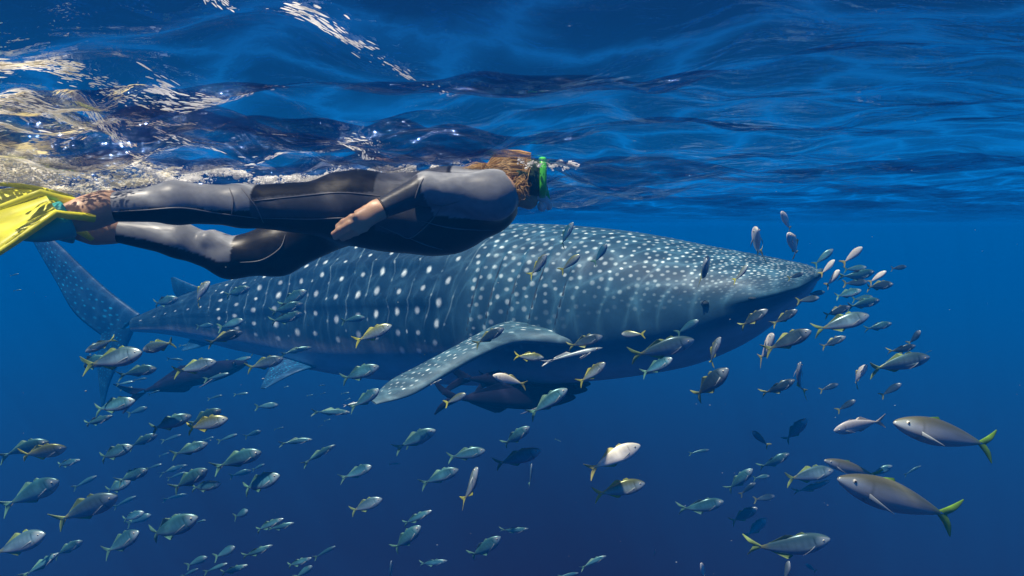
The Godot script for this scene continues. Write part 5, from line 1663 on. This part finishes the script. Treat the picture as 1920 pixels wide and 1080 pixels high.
	fish("jack", "teal", 0.06, false, Vector3(2.259, -0.674, -4.073), Vector3(2.059, -0.712, -4.063), 0.24, "jack_fish", "teal jack with shining head in the lower half of the snout school", "fish", "jacks schooling around the whale shark")
	fish("jack", "teal", 0.10, true, Vector3(2.584, -0.723, -4.749), Vector3(2.429, -0.742, -4.743), -0.16, "jack_fish", "blue-green jack partly behind the shining-headed jack of the snout school", "fish", "jacks schooling around the whale shark")
	fish("jack", "dark", 0.14, false, Vector3(2.249, -0.752, -4.403), Vector3(2.079, -0.810, -4.411), 0.02, "jack_fish", "dark-bellied teal jack above the big silver jack of the snout school", "fish", "jacks schooling around the whale shark")
	fish("big", "silver", -0.24, false, Vector3(1.509, -0.602, -2.797), Vector3(1.298, -0.664, -2.803), -0.23, "jack_fish", "big silver jack with dark belly lowest and largest of the snout school", "fish", "jacks schooling around the whale shark")
	fish("jack", "teal", -0.12, false, Vector3(2.852, -0.943, -4.967), Vector3(2.667, -0.993, -4.977), 0.14, "jack_fish", "small teal jack with green tail right of the big silver jack of the snout school", "fish", "jacks schooling around the whale shark")
	fish("jack", "dark", 0.24, false, Vector3(2.613, -1.076, -5.168), Vector3(2.457, -1.167, -5.228), -0.10, "jack_fish", "dim violet jack with white tail beneath the big silver jack of the snout school", "fish", "jacks schooling around the whale shark")
	fish("jack", "dark", 0.10, true, Vector3(3.172, -1.024, -5.131), Vector3(3.172, -1.152, -5.265), 0.16, "jack_fish", "dark upright-leaning jack above the pair of grey jacks at right", "fish", "jacks schooling around the whale shark")
	fish("jack", "dark", -0.36, false, Vector3(2.486, -0.953, -4.060), Vector3(2.342, -1.003, -4.076), 0.17, "jack_fish", "grey jack upper one of the pair at right, behind the larger", "fish", "jacks schooling around the whale shark")
	fish("big", "silver", 0.14, false, Vector3(1.648, -0.743, -2.596), Vector3(1.415, -0.787, -2.604), 0.23, "jack_fish", "long grey-blue jack with pale forked tail lower and larger of the pair at right", "fish", "jacks schooling around the whale shark")
	fish("jack", "pale", -0.36, false, Vector3(2.522, -1.201, -4.664), Vector3(2.481, -1.374, -4.828), -0.24, "jack_fish", "small jack with pale barred back below the tail of the long grey-blue jack", "fish", "jacks schooling around the whale shark")
	fish("jack", "dark", 0.10, true, Vector3(3.061, -1.447, -5.159), Vector3(2.951, -1.566, -5.237), -0.07, "jack_fish", "small dark jack with teal head below the middle of the long grey-blue jack", "fish", "jacks schooling around the whale shark")
	fish("jack", "dark", 0.10, true, Vector3(3.143, -1.724, -6.318), Vector3(2.975, -1.792, -6.338), -0.08, "jack_fish", "small dark violet fish left of the small pale-barred jack at right", "fish", "jacks schooling around the whale shark")
	fish("jack", "dark", 0.10, true, Vector3(2.827, -1.640, -5.388), Vector3(2.717, -1.749, -5.460), -0.06, "jack_fish", "small dark fish with teal nose above the white left-facing fish at right", "fish", "jacks schooling around the whale shark")
	fish("jack", "olive", -0.36, false, Vector3(1.650, -0.997, -3.762), Vector3(1.691, -1.210, -3.922), -0.16, "jack_fish", "upright olive fish crossing the tail of a jack right of centre", "fish", "jacks schooling around the whale shark")
	fish("jack", "dark", -0.36, false, Vector3(1.651, -1.115, -3.833), Vector3(1.483, -1.215, -3.851), 0.13, "jack_fish", "dark-bellied jack crossed by an upright olive fish", "fish", "jacks schooling around the whale shark")
	fish("jack", "teal", -0.12, false, Vector3(2.124, -1.599, -4.703), Vector3(2.008, -1.792, -4.789), 0.03, "jack_fish", "dim teal rising jack left of the white left-facing fish at right", "fish", "jacks schooling around the whale shark")
	fish("slim", "teal", 0.10, true, Vector3(5.039, -1.688, -7.912), Vector3(4.961, -1.720, -7.908), 0.10, "slim_fish", "tiny teal fish just above the nose of the long grey-blue jack", "fish", "slim fish schooling under the whale shark")
	fish("jack", "white", -0.08, false, Vector3(1.230, -1.008, -2.493), Vector3(1.419, -0.968, -2.507), -0.24, "large_fish", "white smooth fish facing left at right, left of the large yellow-green tailed fish", "fish", "large fish at the lower right")
	fish("long", "greentail", 0.08, false, Vector3(1.201, -0.846, -2.056), Vector3(1.600, -0.955, -2.144), 0.13, "large_fish", "large pale fish facing left with green tail near right edge, upper of two largest", "fish", "large fish at the lower right")
	fish("long", "greentail", 0.08, false, Vector3(1.437, -1.300, -2.992), Vector3(1.709, -1.387, -3.008), -0.09, "large_fish", "olive-backed fish facing left just above the largest green-tailed fish", "fish", "large fish at the lower right")
	fish("long", "greentail", 0.08, false, Vector3(0.958, -0.971, -1.908), Vector3(1.385, -1.136, -1.992), 0.01, "large_fish", "largest fish, facing left with bright green tail bottom right, white sunlit head", "fish", "large fish at the lower right")
	fish("jack", "silver", 0.14, false, Vector3(1.795, -1.581, -3.620), Vector3(1.526, -1.624, -3.612), -0.11, "jack_fish", "teal jack with pale tail nose behind the olive-backed left-facing fish", "fish", "jacks schooling around the whale shark")
	fish("slim", "teal", -0.30, false, Vector3(2.218, -1.977, -4.505), Vector3(1.994, -2.093, -4.535), 0.06, "slim_fish", "slim dim jack below the teal jack at the largest fish's nose", "fish", "slim fish schooling under the whale shark")
	fish("jack", "teal", 0.10, true, Vector3(2.907, -2.039, -4.960), Vector3(2.748, -2.132, -4.984), -0.17, "jack_fish", "small bright blue fish right of the olive-backed fish's green tail", "fish", "jacks schooling around the whale shark")
	fish("slim", "teal", 0.10, true, Vector3(3.843, -2.452, -6.097), Vector3(3.694, -2.543, -6.107), 0.22, "slim_fish", "small blue-nosed dark fish between the two largest fish, at right", "fish", "slim fish schooling under the whale shark")
	fish("jack", "teal", -0.24, false, Vector3(1.875, -1.749, -4.395), Vector3(1.697, -1.869, -4.419), 0.20, "jack_fish", "green-blue jack above the barred arched jack's right side", "fish", "jacks schooling around the whale shark")
	fish("big", "silver", -0.36, false, Vector3(1.084, -1.290, -2.188), Vector3(0.833, -1.358, -2.212), 0.07, "jack_fish", "large grey jack with shining eye and trailing tail at the bottom right", "fish", "jacks schooling around the whale shark")
	fish("jack", "olive", 0.10, true, Vector3(1.551, -2.089, -3.583), Vector3(1.560, -2.249, -3.649), 0.25, "jack_fish", "yellow-edged upright fish cut by the bottom edge under the large grey jack", "fish", "jacks schooling around the whale shark")
	fish("jack", "teal", 0.10, true, Vector3(2.591, -3.183, -5.656), Vector3(2.683, -3.250, -5.644), 0.01, "jack_fish", "small blue fish facing left under the belly of the large grey jack", "fish", "jacks schooling around the whale shark")
	fish("jack", "dark", 0.10, true, Vector3(2.084, -1.984, -5.662), Vector3(2.228, -2.114, -5.638), 0.24, "jack_fish", "slender dark fish pointing up-left in open water right of centre", "fish", "jacks schooling around the whale shark")
	fish("jack", "pale", 0.10, true, Vector3(1.421, -0.148, -3.547), Vector3(1.528, -0.246, -3.653), 0.04, "jack_fish", "white blurred fish topmost above the shark's snout", "fish", "jacks schooling around the whale shark")
	fish("jack", "pale", 0.24, false, Vector3(1.375, -0.259, -3.343), Vector3(1.497, -0.378, -3.457), -0.21, "jack_fish", "white fish with dark tail second from the top above the shark's snout", "fish", "jacks schooling around the whale shark")
	fish("jack", "pale", -0.24, false, Vector3(1.331, -0.240, -3.632), Vector3(1.433, -0.398, -3.968), 0.20, "jack_fish", "upright pale slim fish above the top line of the shark's head", "fish", "jacks schooling around the whale shark")
	fish("jack", "pale", 0.10, true, Vector3(1.931, -0.337, -3.682), Vector3(1.876, -0.433, -3.776), 0.13, "jack_fish", "brightest white fish ahead of the snout, at the upper right of the school", "fish", "jacks schooling around the whale shark")
	fish("jack", "teal", 0.10, true, Vector3(2.007, -0.363, -4.174), Vector3(1.897, -0.464, -4.188), -0.12, "jack_fish", "teal rising jack touching the tip of the shark's snout", "fish", "jacks schooling around the whale shark")
	fish("jack", "pale", 0.10, true, Vector3(1.950, -0.423, -4.031), Vector3(1.907, -0.519, -4.105), -0.09, "jack_fish", "white-headed teal jack upper of two side by side before the snout", "fish", "jacks schooling around the whale shark")
	fish("jack", "pale", 0.10, true, Vector3(1.973, -0.484, -4.013), Vector3(1.958, -0.590, -4.123), 0.17, "jack_fish", "white-backed jack lower of two side by side before the snout", "fish", "jacks schooling around the whale shark")
	fish("jack", "teal", 0.10, true, Vector3(2.640, -0.521, -4.960), Vector3(2.482, -0.542, -4.984), -0.16, "jack_fish", "faded teal jack top of the snout school, below the brightest white fish", "fish", "jacks schooling around the whale shark")
	fish("jack", "teal", -0.36, false, Vector3(2.466, -0.529, -4.529), Vector3(2.246, -0.572, -4.511), 0.23, "jack_fish", "long teal jack second row of the snout school", "fish", "jacks schooling around the whale shark")
	fish("jack", "pale", 0.10, true, Vector3(2.272, -0.492, -4.042), Vector3(2.200, -0.567, -4.094), 0.09, "jack_fish", "pale-headed jack right side of the snout school", "fish", "jacks schooling around the whale shark")
	fish("jack", "dark", 0.24, false, Vector3(2.596, -0.613, -4.526), Vector3(2.398, -0.630, -4.514), 0.09, "jack_fish", "dark teal jack right end of the snout school, below the pale-headed jack", "fish", "jacks schooling around the whale shark")
	fish("jack", "dark", 0.10, true, Vector3(2.659, -0.630, -4.972), Vector3(2.473, -0.646, -4.972), -0.15, "jack_fish", "dark green jack in the core of the snout school, under the long teal jack", "fish", "jacks schooling around the whale shark")
	fish("jack", "dark", 0.10, true, Vector3(3.752, -0.594, -6.336), Vector3(3.592, -0.613, -6.320), 0.05, "jack_fish", "faint dark fish alone at the far right of the snout school", "fish", "jacks schooling around the whale shark")
	fish("jack", "dark", 0.10, true, Vector3(1.709, -0.495, -3.900), Vector3(1.616, -0.527, -3.900), -0.07, "jack_fish", "dark blue jack over the spots of the snout", "fish", "jacks schooling around the whale shark")
	fish("jack", "olive", 0.10, true, Vector3(1.222, -0.425, -3.456), Vector3(1.188, -0.518, -3.544), -0.23, "jack_fish", "yellow-white jack over the spots above the shark's eye", "fish", "jacks schooling around the whale shark")
	fish("jack", "dark", 0.10, true, Vector3(1.030, -0.400, -3.529), Vector3(1.117, -0.534, -3.871), -0.17, "jack_fish", "thin dark upright fish over the spots of the shark's head", "fish", "jacks schooling around the whale shark")
	fish("jack", "teal", -0.24, false, Vector3(0.363, -0.199, -3.962), Vector3(0.284, -0.337, -4.038), -0.07, "jack_fish", "blue jack with dark tail crossing the top line of the shark's back", "fish", "jacks schooling around the whale shark")
	fish("jack", "olive", 0.14, false, Vector3(0.195, -0.380, -3.746), Vector3(0.114, -0.508, -3.854), 0.09, "jack_fish", "yellow-backed blue jack over the rearmost gill", "fish", "jacks schooling around the whale shark")
	fish("jack", "olive", 0.10, true, Vector3(0.386, -0.382, -3.776), Vector3(0.282, -0.478, -3.824), 0.10, "jack_fish", "yellow-headed jack over the middle gills", "fish", "jacks schooling around the whale shark")
	fish("jack", "teal", 0.10, true, Vector3(0.534, -0.321, -3.760), Vector3(0.476, -0.433, -3.840), 0.25, "jack_fish", "blue jack over the foremost gill", "fish", "jacks schooling around the whale shark")
	fish("slim", "teal", 0.10, true, Vector3(-3.458, -2.663, -10.173), Vector3(-3.530, -2.679, -10.167), -0.24, "slim_fish", "tiny faded fish in the haze below the shark's pelvic fin", "fish", "tiny fish far off in the haze")
	fish("slim", "teal", 0.10, true, Vector3(-2.895, -2.647, -10.175), Vector3(-2.992, -2.653, -10.165), 0.16, "slim_fish", "tiny faded fish in the haze below the shark's pelvic fin", "fish", "tiny fish far off in the haze")
	fish("slim", "teal", 0.10, true, Vector3(-2.888, -2.763, -10.167), Vector3(-2.973, -2.790, -10.173), 0.22, "slim_fish", "tiny faded fish in the haze below the shark's pelvic fin", "fish", "tiny fish far off in the haze")
	fish("slim", "teal", 0.10, true, Vector3(-3.086, -2.796, -10.164), Vector3(-3.181, -2.816, -10.176), -0.17, "slim_fish", "tiny faded fish in the haze below the shark's pelvic fin", "fish", "tiny fish far off in the haze")
	fish("slim", "teal", 0.10, true, Vector3(-2.522, -2.761, -10.161), Vector3(-2.651, -2.783, -10.179), -0.07, "slim_fish", "tiny faded fish in the haze below the shark's pelvic fin", "fish", "tiny fish far off in the haze")
	fish("slim", "teal", 0.10, true, Vector3(-2.503, -2.858, -10.176), Vector3(-2.583, -2.880, -10.164), -0.03, "slim_fish", "tiny faded fish in the haze below the shark's pelvic fin", "fish", "tiny fish far off in the haze")
	fish("slim", "teal", 0.10, true, Vector3(-2.823, -3.185, -10.166), Vector3(-2.925, -3.213, -10.174), -0.14, "slim_fish", "tiny faded fish in the haze below the shark's pelvic fin", "fish", "tiny fish far off in the haze")
	fish("slim", "teal", 0.10, true, Vector3(-2.951, -3.280, -10.172), Vector3(-3.018, -3.305, -10.168), 0.20, "slim_fish", "tiny faded fish in the haze below the shark's pelvic fin", "fish", "tiny fish far off in the haze")
	fish("remora", "remora", 0.15, false, Vector3(0.564, -0.974, -4.100), Vector3(0.196, -1.061, -4.100), 0.00, "suckerfish", "pale blue suckerfish under the shark just ahead of its pectoral fin", "suckerfish", "suckerfish riding with the shark")
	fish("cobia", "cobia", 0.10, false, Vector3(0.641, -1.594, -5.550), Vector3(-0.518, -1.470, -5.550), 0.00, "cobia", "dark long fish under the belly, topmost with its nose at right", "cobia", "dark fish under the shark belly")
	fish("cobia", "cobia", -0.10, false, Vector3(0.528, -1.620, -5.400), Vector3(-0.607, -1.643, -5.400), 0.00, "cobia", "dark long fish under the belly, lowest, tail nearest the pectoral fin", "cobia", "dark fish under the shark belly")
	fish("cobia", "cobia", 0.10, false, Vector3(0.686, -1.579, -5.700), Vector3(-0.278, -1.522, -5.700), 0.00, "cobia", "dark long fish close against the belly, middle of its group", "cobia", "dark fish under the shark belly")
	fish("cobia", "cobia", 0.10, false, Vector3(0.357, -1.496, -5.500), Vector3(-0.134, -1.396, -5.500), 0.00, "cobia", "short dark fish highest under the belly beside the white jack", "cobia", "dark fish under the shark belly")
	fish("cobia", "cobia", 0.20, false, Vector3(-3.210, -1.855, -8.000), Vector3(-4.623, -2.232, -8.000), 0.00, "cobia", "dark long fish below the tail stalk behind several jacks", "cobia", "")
	fish("remora", "remora", 0.10, false, Vector3(-0.418, -1.127, -3.900), Vector3(-0.482, -1.159, -3.900), 0.00, "suckerfish", "tiny white suckerfish just below the pectoral fin blade", "suckerfish", "suckerfish riding with the shark")
	fish("remora", "remora", 0.10, false, Vector3(-0.913, -1.325, -4.150), Vector3(-1.062, -1.352, -4.150), 0.00, "suckerfish", "thin white suckerfish trailing at the pectoral fin tip", "suckerfish", "suckerfish riding with the shark")
